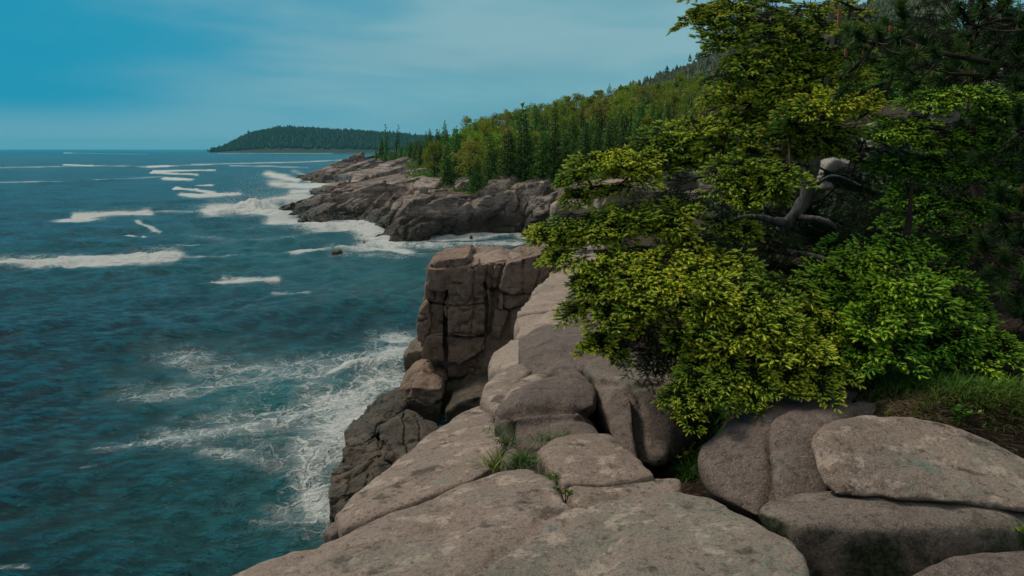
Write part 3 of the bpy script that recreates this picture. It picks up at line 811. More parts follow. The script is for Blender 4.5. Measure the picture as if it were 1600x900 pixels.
fg('smooth rib of rock leaning on the left face of the mossy sided boulder',
   [np.concatenate([np.array([P(955, 612, 5.15), P(968, 608, 5.1), P(985, 625, 4.95), P(990, 665, 4.75), P(985, 700, 4.6), P(955, 672, 4.9)]), np.array([P(960, 620, 5.6), P(990, 690, 5.2)])]),
    np.concatenate([np.array([P(948, 668, 4.95), P(958, 660, 4.85), P(985, 668, 4.7), P(1000, 722, 4.42), P(990, 722, 4.45), P(965, 700, 4.6)]), np.array([P(960, 670, 5.3), P(1000, 700, 5.0)])])], 'rock', 'rock_rib', M_BL, .025, 3, .02, .3, 0, .004, 22)
# right-hand boulders
fg('tall humped boulder right of the grassy gap, with a long split down its front',
   [np.concatenate([np.array([P(1094, 715, 3.75), P(1100, 695, 3.85), P(1130, 680, 3.95), P(1158, 652, 4.1), P(1180, 630, 4.25), P(1205, 612, 4.4), P(1250, 600, 4.6), P(1330, 600, 4.6), P(1375, 615, 4.4), P(1402, 630, 4.2), P(1370, 640, 4.1), P(1300, 640, 4.05), P(1205, 650, 3.9)]),
                    np.array([P(1098, 740, 3.7), P(1125, 772, 3.5), P(1180, 806, 3.28), P(1200, 800, 3.3), P(1206, 700, 3.72)]), np.array([P(1120, 745, 4.4), P(1380, 660, 4.9), P(1250, 780, 3.7)]) - [0, 0, .2]]),],
   mat=M_BL, voxel=.025, rnd=4, amp=.024, scale=.4, cut=.006, seed=24, grooves=[[(1158, 655), (1190, 660), (1205, 690), (1206, 760), (1195, 800)], [(1300, 628), (1340, 618), (1395, 612)]], gdep=.03, gw=4)
fg('upright rock lobe between the split and the low wide boulder',
   [np.concatenate([np.array([P(1207, 690, 3.66), P(1208, 660, 3.78), P(1235, 645, 3.9), P(1290, 636, 3.98), P(1340, 634, 4.05), P(1300, 656, 3.8), P(1272, 680, 3.65)]),
                    np.array([P(1207, 770, 3.38), P(1215, 800, 3.28), P(1290, 790, 3.30), P(1300, 770, 3.38), P(1275, 730, 3.5)]), np.array([P(1230, 700, 4.2), P(1330, 680, 4.3)])])],
   mat=M_BL, voxel=.025, rnd=5, amp=.02, scale=.35, seed=25)
fg('low wide boulder at the right edge with pale lichen on its sloping right end',
   [np.concatenate([np.array([P(1268, 694, 3.42), P(1280, 668, 3.55), P(1310, 655, 3.65), P(1360, 648, 3.72), P(1450, 660, 3.7), P(1530, 685, 3.6), P(1590, 712, 3.5), P(1660, 740, 3.4), P(1700, 800, 3.2), P(1290, 700, 3.35)]),
                    np.array([P(1285, 740, 3.25), P(1300, 772, 3.15), P(1400, 775, 3.12), P(1500, 785, 3.08), P(1660, 800, 3.05)]), np.array([P(1300, 700, 4.1), P(1500, 700, 4.2), P(1660, 760, 4.0)]) - [0, 0, .15]])],
   mat=M_FG2, voxel=.025, rnd=4, amp=.024, scale=.4, seed=26, grooves=[[(1300, 770), (1298, 735), (1288, 710)], [(1330, 730), (1370, 760), (1420, 770)]], gdep=.02, gw=4)
fg('lichen topped boulder near the bottom right with a dark mossy front face',
   [np.concatenate([np.array([P(1184, 800, 3.1), P(1200, 785, 3.18), P(1250, 775, 3.25), P(1340, 765, 3.3), P(1450, 758, 3.35), P(1520, 772, 3.3), P(1610, 798, 3.2), P(1720, 820, 3.1), P(1600, 800, 3.12), P(1500, 815, 3.0), P(1400, 825, 2.9), P(1260, 822, 2.85)]),
                    np.array([P(1200, 815, 3.06), P(1240, 850, 2.92), P(1275, 905, 2.84), P(1330, 960, 2.84), P(1420, 940, 2.86), P(1500, 900, 2.92), P(1720, 870, 3.02)]), np.array([P(1260, 830, 3.5), P(1660, 830, 3.6)]) - [0, 0, .2]])],
   mat=M_BM, voxel=.025, rnd=5, amp=.022, scale=.35, seed=27)
fg('brown boulder top cut off by the bottom right corner',
   [slab([(1400, 940), (1422, 903), (1480, 878), (1560, 866), (1660, 858), (1760, 900), (1760, 1050), (1450, 1050)], (-1.52, 0, -.02), .7, top=.03)], mat=M_BL, voxel=.026, rnd=8, seed=28)
fg('small rock showing behind the lichen topped boulder at the right edge',
   [np.concatenate([np.array([P(1560, 775, 3.3), P(1590, 758, 3.4), P(1660, 760, 3.4), P(1660, 800, 3.3), P(1570, 795, 3.25)]), np.array([P(1600, 790, 3.7)])])], 'rock', 'boulder', M_FG2, .022, 3, .015, .3, 0, .004, 29)

# ------------------------------------------------------------------ sea cliff
def zz(a, b, Y): return (500 + a / 3.2, 360 + b / 3.2, Y)
cliff = empty('sea_cliff', tuple(P(760, 640, 31)))
cliff['label'] = 'blocky brown granite cliff standing in the surf, split by dark vertical joints'; cliff['category'] = 'cliff'
JN = [[zz(a_, b_, 0)[:2] for a_, b_ in l_] for l_ in ([(640, 190), (628, 380), (622, 520), (632, 650)], [(760, 170), (765, 330), (755, 530)], [(860, 160), (862, 300), (858, 400), (850, 520)], [(905, 165), (893, 290), (886, 400)], [(530, 262), (650, 258)], [(545, 350), (620, 370), (660, 380), (830, 375)], [(640, 262), (700, 268)], [(545, 520), (620, 520), (830, 520)], [(1010, 150), (1005, 230), (1010, 310)], [(1100, 130), (1095, 220), (1070, 300)], [(830, 180), (832, 330), (826, 520)], [(580, 270), (575, 345)], [(530, 440), (500, 450)], [(570, 160), (565, 250)], [(600, 460), (625, 465)])]
cb = [([(530, 195), (545, 170), (600, 150), (735, 130), (752, 158), (660, 190), (645, 255), (600, 262), (530, 262)], 29.6, 4), ([(526, 266), (638, 258), (618, 368), (570, 362), (526, 345)], 29.8, 3),
      ([(655, 195), (670, 188), (790, 165), (810, 200), (830, 330), (828, 515), (770, 532), (640, 525), (622, 375)], 29.4, 3), ([(785, 170), (868, 165), (862, 285), (848, 300), (815, 250)], 29.8, 3),
      ([(872, 163), (932, 158), (900, 285), (862, 288)], 29.9, 3), ([(935, 165), (1000, 145), (1100, 118), (1200, 116), (1175, 200), (1068, 308), (960, 322), (895, 292), (910, 220)], 29.3, 4),
      ([(886, 325), (920, 322), (917, 400), (885, 395)], 29.3, 2), ([(922, 324), (1068, 310), (1035, 370), (945, 390), (920, 388)], 29.5, 3), ([(870, 402), (946, 398), (895, 535), (857, 522)], 29.4, 1.2),
      ([(545, 350), (552, 430), (545, 575), (500, 570), (480, 545), (485, 440), (512, 368)], 29.6, 3), ([(553, 370), (618, 378), (622, 520), (548, 520)], 29.9, 2.6), ([(545, 522), (620, 520), (618, 655), (500, 645), (512, 590)], 29.5, 3),
      ([(632, 532), (760, 536), (832, 525), (822, 600), (700, 665), (632, 652)], 29.7, 3), ([(835, 300), (862, 300), (868, 395), (850, 520), (832, 510)], 29.9, 2), ([(640, 662), (780, 640), (775, 720), (700, 745), (640, 735)], 29.9, 3),
      ([(952, 392), (1030, 378), (985, 480), (968, 520), (946, 512)], 29.6, 2), ([(835, 530), (870, 540), (880, 600), (850, 700), (800, 700), (820, 610)], 30.2, 2)]
for i, (pg, Y, th) in enumerate(cb):
    r = random.Random(i)
    fr = [zz(a, b, Y + 0.25 * r.random()) for a, b in pg]
    put_rock('cliff_block', None, None, [blk(fr, th)], parent=cliff, grow=.03, voxel=.06, rnd=0, amp=.045, scale=1.0, cut=.09, ledge=.05, mat=M_CL, smooth=False, grooves=JN, gdep=.15, gw=1.5, seed=30 + i)
for i, (pg, Y0, Y1, T) in enumerate([([(535, 188), (600, 148), (740, 130), (755, 156), (660, 186), (600, 196)], 29.4, 31, .9), ([(745, 135), (800, 112), (905, 96), (950, 125), (940, 145), (820, 160)], 30.0, 33, .7), ([(945, 102), (1060, 88), (1150, 84), (1160, 108), (1040, 118), (965, 140)], 30.0, 33.5, .7),
                                     ([(1200, 105), (1290, 80), (1400, 66), (1425, 80), (1420, 125), (1280, 130)], 30, 32, 1.0)]):
    ys = [b for a, b in pg]
    t = np.array([P(*zz(a, b, Y1 + (Y0 - Y1) * (b - min(ys)) / (max(ys) - min(ys)))) for a, b in pg])
    put_rock('cliff_block', None, None, [np.concatenate([t, t - [0, 0, T]])], parent=cliff, grow=.05, voxel=.07, rnd=1, amp=.06, scale=.9, cut=.08, ledge=.03, mat=M_PALE if i else M_CL, seed=60 + i)
core = [np.concatenate([np.array([P(668, 425, 31.0), P(860, 400, 31.0), P(850, 520, 31.2), P(800, 640, 31.2), P(660, 640, 31.0), P(655, 520, 31.0)]), np.array([(-3.0, 34, 6.5), (6, 36, 6.3), (7, 36, -1.5), (-3.2, 34.5, -1.5), (-3, 30.8, -1.5), (4, 28, -1.5), (3.5, 29, 6.4)])])]
put_rock('cliff_core', None, None, core, parent=cliff, voxel=.11, rnd=1, amp=.15, scale=1.5, cut=.15, ledge=.12, mat=M_CL, seed=77, grooves=JN, gdep=.25, gw=2)
lowb = [([(640, 900), (720, 850), (850, 820), (960, 900), (960, 1100), (640, 1100)], 27.0, 3, M_WET), ([(415, 632), (440, 612), (515, 598), (512, 660), (500, 700), (430, 740)], 30.5, 2.5, M_WET), ([(430, 740), (450, 715), (512, 684), (562, 700), (560, 750), (500, 772), (450, 792), (428, 852), (384, 850), (390, 800)], 28.6, 3, M_CL),
        ([(460, 782), (500, 750), (556, 734), (600, 790), (612, 832), (550, 868), (450, 845)], 27.8, 3, M_CL), ([(440, 830), (560, 870), (600, 880), (600, 960), (440, 920)], 27.6, 3, M_WET), ([(730, 800), (760, 782), (800, 782), (806, 830), (740, 862), (726, 840)], 28.5, 2, M_CL),
        ([(560, 750), (640, 740), (760, 760), (780, 960), (610, 960), (600, 800)], 29.6, 3, M_WET)]
lb = empty('fallen_blocks', tuple(P(640, 620, 28.5))); tag(lb, 'heap of broken brown rock blocks at the foot of the blocky cliff', 'rock heap')
for i, (pg, Y, th, mt) in enumerate(lowb):
    fr = [zz(a, b, Y + (0.9 if b < 760 else 0)) for a, b in pg]
    put_rock('rock_block', None, None, [blk(fr, th)], parent=lb, grow=.10, voxel=.07, rnd=0, amp=.06, scale=.9, cut=.08, ledge=.07, mat=mt, smooth=False, seed=80 + i)
def yy(a, b, Y): return (330 + a / 2.4615, 600 + b / 2.4615, Y)
ledge = empty('wet_ledge', tuple(P(600, 720, 23))); tag(ledge, 'dark wet rock ledge at the waterline below the triangular slab', 'rock ledge')
lg = [([(515, 250, 22.5), (512, 185, 24), (600, 145, 25.2), (615, 75, 27), (650, 48, 28), (740, 10, 29.0), (760, 80, 27.5), (700, 130, 26), (640, 200, 24.2), (600, 220, 23.2), (560, 250, 22.5)], 1.0, 3.0),
      ([(513, 255, 22.0), (575, 235, 22.8), (632, 215, 23.2), (640, 285, 21.9), (580, 330, 21.0), (520, 350, 20.6), (468, 350, 20.6), (490, 300, 21.3)], .6, 3.0),
      ([(460, 352, 20.4), (520, 352, 20.4), (640, 292, 21.4), (700, 320, 21.4), (600, 410, 19.6), (460, 450, 19.3)], .5, 2.5),
      ([(640, 215, 23.0), (650, 165, 24.5), (745, 105, 26.0), (865, 158, 25.2), (880, 260, 22.9), (760, 300, 21.8), (650, 290, 21.8)], .6, 3.0),
      ([(455, 452, 19.0), (600, 412, 19.4), (700, 420, 19.4), (620, 520, 18.2), (490, 530, 18.4), (458, 510, 18.6)], .6, 2.5),
      ([(700, 310, 21.4), (870, 265, 22.6), (900, 330, 21.4), (700, 430, 19.6)], .6, 3)]
LJ = [[yy(a_, b_, 0)[:2] for a_, b_ in l_] for l_ in ([(515, 250), (575, 232), (632, 212), (640, 160), (700, 130)], [(520, 350), (580, 330), (640, 285)], [(640, 215), (650, 290)], [(600, 145), (650, 165)], [(740, 105), (745, 200), (760, 300)], [(455, 450), (600, 410)], [(800, 140), (805, 230)], [(530, 350), (520, 450)], [(600, 340), (590, 410)])]
for i, (pg, th, dn) in enumerate(lg):
    f = np.array([P(*yy(a, b, Y)) for a, b, Y in pg]); b = f + [0.25, .8 * th, -dn]
    put_rock('rock_shelf', None, None, [np.concatenate([f, b])], parent=ledge, grow=.08, voxel=.05, rnd=0, amp=.06, scale=1.3, cut=.10, ledge=.11, mat=M_WET, seed=90 + i, smooth=False, grooves=LJ, gdep=.10, gw=1.3)

# ------------------------------------------------------------------ headland ledges
def hslab(a, b, thick, depth, seed, parent, mat=M_HR, tilt=0.02, lift=1.25):
    A_, B_ = hit(*a), hit(*b)
    r = random.Random(seed)
    t = B_ - A_; L = np.hypot(t[0], t[1]); t = t / max(L, .1)
    n = np.array([-t[1], t[0], 0]); n = n if n[1] > 0 else -n
    up = np.array([0, 0, 1.0])
    pts = []
    for s_ in (0.0, 0.3, 0.7, 1.0):
        w = depth * (0.45 if s_ in (0.0, 1.0) else 1.0) * r.uniform(.8, 1.2)
        c = A_ + (B_ - A_) * s_ + up * lift * (r.uniform(.3, 1.0) if s_ else .1)
        pts += [c + n * -.3 + up * r.uniform(-.2, .2), c + n * w - up * tilt * w, c - up * thick - n * .9, c + n * w - up * (thick + 1.5)]
    put_rock('rock_slab', None, None, [np.array(pts)], parent=parent, voxel=max(.2, L * .018), rnd=0, amp=.16, scale=2.6, cut=.28, ledge=.22, mat=mat, seed=seed, smooth=False)
shore = empty('rocky_point', tuple(hit(600, 330))); tag(shore, 'tilted pink-brown rock ledges stepping down to the surf below the wooded headland', 'rock ledges')
def xx(a, b): return (400 + a / 3.2, 180 + b / 3.2)
hs = [((205, 315), (360, 258), 1.5, 10), ((330, 268), (530, 196), 2.0, 14), ((285, 328), (430, 300), 1.2, 8), ((400, 300), (700, 262), 2.0, 8), ((500, 262), (640, 235), 2, 6), ((640, 250), (760, 235), 2, 6),
      ((225, 402), (420, 345), 1.6, 5), ((410, 345), (560, 318), 1.8, 5), ((540, 325), (740, 285), 2, 5), ((700, 300), (880, 280), 2, 5),
      ((205, 450), (340, 420), 1.4, 4), ((290, 455), (480, 392), 2.6, 5), ((460, 400), (650, 350), 3.0, 5), ((630, 372), (860, 325), 3.0, 5),
      ((300, 515), (400, 475), 1.6, 4), ((390, 480), (510, 430), 2.2, 4), ((100, 480), (185, 462), .8, 2), ((190, 548), (250, 530), .8, 2), ((215, 350), (280, 342), .8, 3),
      ((555, 520), (640, 478), 1.5, 4), ((620, 485), (700, 445), 1.6, 3.5), ((690, 460), (760, 425), 1.8, 3), ((570, 560), (700, 505), 1.6, 4), ((690, 510), (800, 460), 1.8, 4), ((780, 470), (920, 428), 2.4, 4),
      ((560, 600), (640, 565), 1.6, 3), ((640, 590), (740, 555), 1.8, 3), ((730, 570), (850, 520), 2, 3), ((840, 530), (980, 480), 2, 3.5), ((660, 628), (750, 575), 1.5, 2.5), ((750, 625), (820, 590), 1.5, 2.5),
      ((810, 415), (860, 395), 2.5, 3), ((850, 400), (990, 332), 3.2, 4), ((900, 560), (1000, 520), 1.6, 3), ((980, 590), (1060, 560), 1.5, 3), ((1060, 590), (1150, 570), 1.4, 2.5), ((960, 500), (1080, 470), 2, 3),
      ((1080, 470), (1190, 440), 2.2, 3), ((1200, 460), (1240, 415), 2.4, 2), ((1240, 420), (1310, 395), 2.6, 3), ((1350, 515), (1480, 440), 1.5, 2.5), ((1250, 330), (1320, 315), 2.2, 3), ((1385, 325), (1500, 310), 2.6, 3),
      ((1480, 470), (1580, 425), 2.6, 3), ((1180, 575), (1330, 560), .9, 2), ((1000, 380), (1090, 375), 3.5, 3), ((1090, 400), (1200, 380), 3.5, 3), ((1320, 400), (1450, 370), 3, 3), ((1330, 580), (1420, 570), 1.2, 2), ((1390, 600), (1440, 620), 1, 2)]
for i, (a, b, th, dp) in enumerate(hs):
    hslab(xx(*a), xx(*b), th, dp, 200 + i, shore)
rq = random.Random(77)
for i in range(44):
    px = rq.uniform(480, 860); py = rq.uniform(262, 368) if px > 600 else rq.uniform(262, 335)
    q = hit(px, py)
    if sdist(np.array([q[0]]), np.array([q[1]]), FOREST)[0] > -1 or sdist(np.array([q[0]]), np.array([q[1]]), HEAD)[0] < 1: continue
    ln = rq.uniform(18, 60)
    hslab((px, py), (px + ln, py - ln * rq.uniform(.18, .42)), rq.uniform(1.0, 2.2), rq.uniform(1.5, 4), 400 + i, shore)
def sea_rock(px, py, w, h, label, name='sea_rock'):
    c = W(px, py); s_ = math.hypot(*c) / F
    r = random.Random(px)
    pts = [np.array([c[0] + math.cos(a) * w * s_ / 2 * r.uniform(.8, 1.1), c[1] + math.sin(a) * w * s_ / 2, -0.6]) for a in np.linspace(0, 6.2, 9)]
    pts += [np.array([c[0] + math.cos(a) * w * s_ * .3 * r.uniform(.7, 1.2) + .12 * w * s_, c[1] + math.sin(a) * w * s_ * .25, h * s_ * r.uniform(.7, 1.05)]) for a in np.linspace(0, 6.2, 6)]
    put_rock(name, label, 'rock', [np.array(pts)], voxel=max(.05, w * s_ / 30), rnd=3, amp=.12, scale=.9, cut=.04, mat=M_WET, seed=px)
sea_rock(523, 400, 27, 10, 'lone dark rock breaking the water of the cove in front of the rocky point')
sea_rock(437, 333, 12, 3.5, 'tiny black rock awash in white surf at the left tip of the point')
sea_rock(470, 349, 18, 6, 'low black rock in the foam just below the long ledges')
sea_rock(735, 372, 9, 5, 'pale grey stone at the back waterline of the cove')
sea_rock(833, 385, 20, 6, 'dark rock at the inner corner of the cove beside the spruce tip')
def buoy(px, py, label):
    c = W(px, py); a = np.linspace(0, 2 * math.pi, 13)[:-1]
    prof = [(0.0, -.25), (.16, -.2), (.24, 0), (.22, .2), (.1, .42), (.04, .5), (.03, .95), (0, .97)]
    V = np.array([[r_ * math.cos(t), r_ * math.sin(t), z_] for r_, z_ in prof for t in a])
    fs = [[i * 12 + j, i * 12 + (j + 1) % 12, (i + 1) * 12 + (j + 1) % 12, (i + 1) * 12 + j] for i in range(7) for j in range(12)]
    s = NT('buoy_paint'); s.fin((0.5, 0.05, 0.03), .4)
    o = link('buoy', mesh_from('buoy', V * .55, np.array(fs), [s.m], True)); o.location = (c[0], c[1], 0.12); tag(o, label, 'buoy')
buoy(113, 367, 'small red lobster buoy bobbing far out on the left, above the long foam line')
buoy(569, 381, 'small red lobster buoy in the foamy cove just off the rocky point')
# ------------------------------------------------------------------ foliage materials
def leafmat(name, c0, c1, var=0.35, trans=0.25, rough=0.6, tipn='tip'):
    s = NT(name)
    oi = s.n('ShaderNodeObjectInfo')
    t = s.attr(tipn)
    col = s.mix(t, c0, c1)
    hs = s.n('ShaderNodeHueSaturation')
    s.put(hs.inputs['Hue'], s.math('ADD', 0.5, s.math('MULTIPLY', s.math('SUBTRACT', oi.outputs['Random'], 0.5), 0.05)))
    s.put(hs.inputs['Value'], s.math('ADD', 1.0 - var, s.math('MULTIPLY', oi.outputs['Random'], 2 * var)))
    s.put(hs.inputs['Color'], col)
    s.fin(hs.outputs[0], rough, None, 0.25)
    tr = s.n('ShaderNodeBsdfTranslucent'); s.put(tr.inputs['Color'], hs.outputs[0])
    mx = s.n('ShaderNodeMixShader'); mx.inputs[0].default_value = trans
    s.t.links.new(s.b.outputs[0], mx.inputs[1]); s.t.links.new(tr.outputs[0], mx.inputs[2])
    s.t.links.new(mx.outputs[0], s.out.inputs['Surface'])
    return s.m
M_CON = leafmat('conifer_foliage', (0.038, 0.10, 0.016), (0.17, 0.37, 0.034), .4, .3)
M_CON2 = leafmat('light_conifer_foliage', (0.05, 0.11, 0.012), (0.17, 0.30, 0.024), .3, .2)
M_DEC = leafmat('spring_leaves', (0.12, 0.18, 0.014), (0.32, 0.42, 0.03), .3, .3)
M_DEC2 = leafmat('young_yellow_leaves', (0.15, 0.165, 0.02), (0.36, 0.34, 0.045), .25, .3)
def barkmat(name, a, b, sc=8):
    s = NT(name)
    n1 = s.noise(sc, 6, .7, vec=s.mul(s.tc, (1, 1, .35)))
    n2 = s.noise(sc * 5, 4, .7)
    c_ = s.mix(s.ramp(n1, .4, .62), a, b)
    return s.fin(c_, .9, s.bump(s.math('ADD', n1, s.math('MULTIPLY', n2, .4)), .8, .02), .2)
M_BARK = barkmat('bark', (0.055, 0.042, 0.034), (0.022, 0.017, 0.014))
M_GBARK = barkmat('grey_bark', (0.17, 0.17, 0.16), (0.06, 0.058, 0.055), 14)

def frames(D):
    D = D / (np.linalg.norm(D, axis=1, keepdims=True) + 1e-12)
    a = np.tile(np.array([0, 0, 1.0]), (len(D), 1)); a[np.abs(D[:, 2]) > .9] = [1, 0, 0]
    S = np.cross(D, a); S /= np.linalg.norm(S, axis=1, keepdims=True) + 1e-12
    return D, S, np.cross(S, D)
def instance(TV, TF, O, D, L, Wd, roll=None, tipT=None, tip=None):
    """copies of a template (unit length along x) as one vertex/face array"""
    D, S, T = frames(D)
    if roll is not None:
        c_, s_ = np.cos(roll)[:, None], np.sin(roll)[:, None]
        S, T = S * c_ + T * s_, -S * s_ + T * c_
    n, m = len(O), len(TV)
    V = O[:, None] + TV[None, :, 0:1] * (L[:, None, None] * D[:, None]) + TV[None, :, 1:2] * (Wd[:, None, None] * S[:, None]) + TV[None, :, 2:3] * (Wd[:, None, None] * T[:, None])
    Fc = TF[None] + (np.arange(n) * m)[:, None, None]
    tp = (np.zeros((n, m)) if tip is None else tip[:, None] * (np.ones((1, m)) if tipT is None else tipT[None]))
    return V.reshape(-1, 3), Fc.reshape(-1, TF.shape[1]), tp.ravel()
def tube(pts, radii, sides=7, rng=None):
    pts = np.asarray(pts, float); n = len(pts)
    T = np.gradient(pts, axis=0)
    T /= np.linalg.norm(T, axis=1, keepdims=True) + 1e-12
    a = np.array([0.3, 0.2, 1.0]) if abs(T[:, 2]).mean() < .8 else np.array([1.0, .1, 0])
    S = np.cross(T, a); S /= np.linalg.norm(S, axis=1, keepdims=True)
    U = np.cross(S, T)
    th = np.arange(sides) * 2 * math.pi / sides
    r = np.asarray(radii, float)[:, None, None]
    ring = np.cos(th)[None, :, None] * S[:, None] + np.sin(th)[None, :, None] * U[:, None]
    if rng is not None: r = r * (1 + .12 * rng.standard_normal((n, sides, 1)))
    V = (pts[:, None] + ring * r).reshape(-1, 3)
    i = np.arange(n - 1)[:, None] * sides; j = np.arange(sides)[None]
    j2 = (j + 1) % sides
    Fq = np.stack([i + j, i + j2, i + sides + j2, i + sides + j], -1).reshape(-1, 4)
    return V, Fq
def spline(pts, n):
    pts = np.asarray(pts, float); m = len(pts)
    t = np.linspace(0, m - 1, n); i = np.minimum(t.astype(int), m - 2); f = (t - i)[:, None]
    p0 = pts[np.maximum(i - 1, 0)]; p1 = pts[i]; p2 = pts[i + 1]; p3 = pts[np.minimum(i + 2, m - 1)]
    return .5 * (2 * p1 + (p2 - p0) * f + (2 * p0 - 5 * p1 + 4 * p2 - p3) * f ** 2 + (-p0 + 3 * p1 - 3 * p2 + p3) * f ** 3)
def join(parts):
    Vs, Fs, off = [], {}, 0
    for V, Fc in parts:
        Vs.append(V); Fs.setdefault(Fc.shape[1], []).append(Fc + off); off += len(V)
    return np.concatenate(Vs), [np.concatenate(f) for f in Fs.values()]

# ------------------------------------------------------------------ trees of the headland wood
TRI = np.array([[0, 0, 0], [1, .42, 0], [.85, -.42, .05]]); TRIF = np.array([[0, 1, 2]])
LEAF = np.array([[0, 0, 0], [.5, .42, .06], [1, 0, 0], [.5, -.42, .06]]); LEAFF = np.array([[0, 1, 2, 3]])
def conifer_mesh(seed, h, w, shape=.85, gap=.0, dens=1.0):
    r = np.random.RandomState(seed)
    O, D, L, tip = [], [], [], []
    nt = int(h * 3.1 * dens)
    for k in range(nt):
        z = h * (.05 + .93 * k / nt)
        rr = w * (1 - (z / h) ** 1.15) ** shape * r.uniform(.72, 1.15) + .12
        nb = int(r.randint(6, 10) * (1 if rr > .5 else .7))
        a0 = r.uniform(0, 6.28)
        for b in range(nb):
            if r.rand() < gap: continue
            a = a0 + b * 6.28 / nb + r.normal(0, .2); R_ = rr * r.uniform(.65, 1.15)
            m = max(4, int(R_ * 8))
            t = np.linspace(.15, 1, m)
            dr = -0.28 * R_ * t + .26 * R_ * t ** 2.5 + r.normal(0, .03)
            px_ = np.cos(a) * R_ * t; py_ = np.sin(a) * R_ * t
            side = r.choice([-1, 1], m)
            for q in range(m):
                O.append((px_[q], py_[q], z + dr[q] + r.normal(0, .04)))
                ang = a + side[q] * r.uniform(.2, 1.1)
                D.append((math.cos(ang), math.sin(ang), r.uniform(-.55, .15)))
                L.append(r.uniform(.22, .48) * (1.15 - .4 * t[q]) * (0.6 + .4 * min(1, R_)))
                tip.append(np.clip(t[q] ** 2 * r.uniform(.3, 1.1), 0, 1))
    O.append((0, 0, h - .5)); D.append((0, 0, 1)); L.append(.8); tip.append(.6)
    n = len(O)
    V, Fc, tp = instance(TRI, TRIF, np.array(O), np.array(D), np.array(L), np.array(L), r.uniform(0, 6.28, n) * .35, None, np.array(tip))
    return mesh_from('crown', V, Fc, [M_CON], False, {'tip': tp})
def decid_mesh(seed, h, w, n=1500, mat=None, s=.26):
    r = np.random.RandomState(seed)
    nc = 26
    cc = r.normal(0, 1, (nc, 3)); cc /= np.linalg.norm(cc, axis=1, keepdims=True); cc *= r.uniform(.35, 1, (nc, 1)) ** .6
    cc = cc * [w, w, h * .40] + [0, 0, h * .58]
    cc[:6] = cc[:6] * [.5, .5, .0] + np.stack([r.uniform(-.3, .3, 6), r.uniform(-.3, .3, 6), r.uniform(h * .85, h, 6)], 1)
    i = r.randint(0, nc, n)
    d = r.normal(0, 1, (n, 3)); d /= np.linalg.norm(d, axis=1, keepdims=True)
    rc = r.uniform(.16, .34, nc)[i][:, None] * w
    O = cc[i] + d * rc * r.uniform(.3, 1, (n, 1)) ** .5 * [1, 1, .75]
    L = r.uniform(.6, 1.3, n) * s
    V, Fc, tp = instance(LEAF, LEAFF, O, d + r.normal(0, .5, (n, 3)), L, L, r.uniform(0, 6.28, n), None, r.uniform(0, 1, n))
    me = mesh_from('crown', V, Fc, [mat], False, {'tip': tp})
    pr = [tube(spline([(0, 0, -1), (.05, 0, h * .3), (r.uniform(-.3, .3), r.uniform(-.3, .3), h * .75)], 8), np.linspace(.13, .04, 8), 6)]
    for c_ in cc[::2]:
        pr.append(tube(spline([(0, 0, h * r.uniform(.2, .45)), c_ * .5 + [0, 0, h * .2], c_], 6), np.linspace(.05, .012, 6), 4))
    V, Fs = join(pr)
    return me, mesh_from('trunk', V, Fs, [M_BARK], True)
def trunk_mesh(h):
    V, Fq = tube([(0, 0, -1.2), (0, 0, h * .4), (0, 0, h * .97)], [.16, .11, .02], 6)
    return mesh_from('trunk', V, Fq, [M_BARK], True)
con = [(conifer_mesh(s_, h_, w_, sh, gp), trunk_mesh(h_), h_) for s_, h_, w_, sh, gp in ((1, 9, 2.1, .85, 0), (2, 10, 1.9, .8, .08), (3, 8, 2.2, .75, 0), (4, 9.5, 1.6, .9, .12), (5, 7, 2.0, .8, 0))]
scr = (conifer_mesh(9, 9, 1.1, .5, .38, .8), trunk_mesh(9), 9)
dec = [(*decid_mesh(11, 8, 2.4, 1700, M_DEC), 8), (*decid_mesh(12, 7, 2.8, 1700, M_DEC2), 7), (*decid_mesh(13, 8.5, 2.2, 1600, M_DEC), 8.5)]
PROTO = {}
def put_tree(kind, x, y, z, h, rng, name, label, group, mat=None, wide=1.0):
    cm, tm, h0 = kind
    k = h / h0
    key = cm.name + (mat.name if mat else '')
    if mat:
        if key not in PROTO:
            c2 = cm.copy(); c2.materials.clear(); c2.materials.append(mat); PROTO[key] = c2
        cm = PROTO[key]
    r_ = empty(name, (x, y, z))
    r_.rotation_euler = (rng.normal(0, .03), rng.normal(0, .03), rng.uniform(0, 6.28))
    r_.scale = (k * wide, k * wide, k)
    tag(r_, label, 'tree', group)
    link('trunk', tm, r_); link('crown', cm, r_)
    return r_
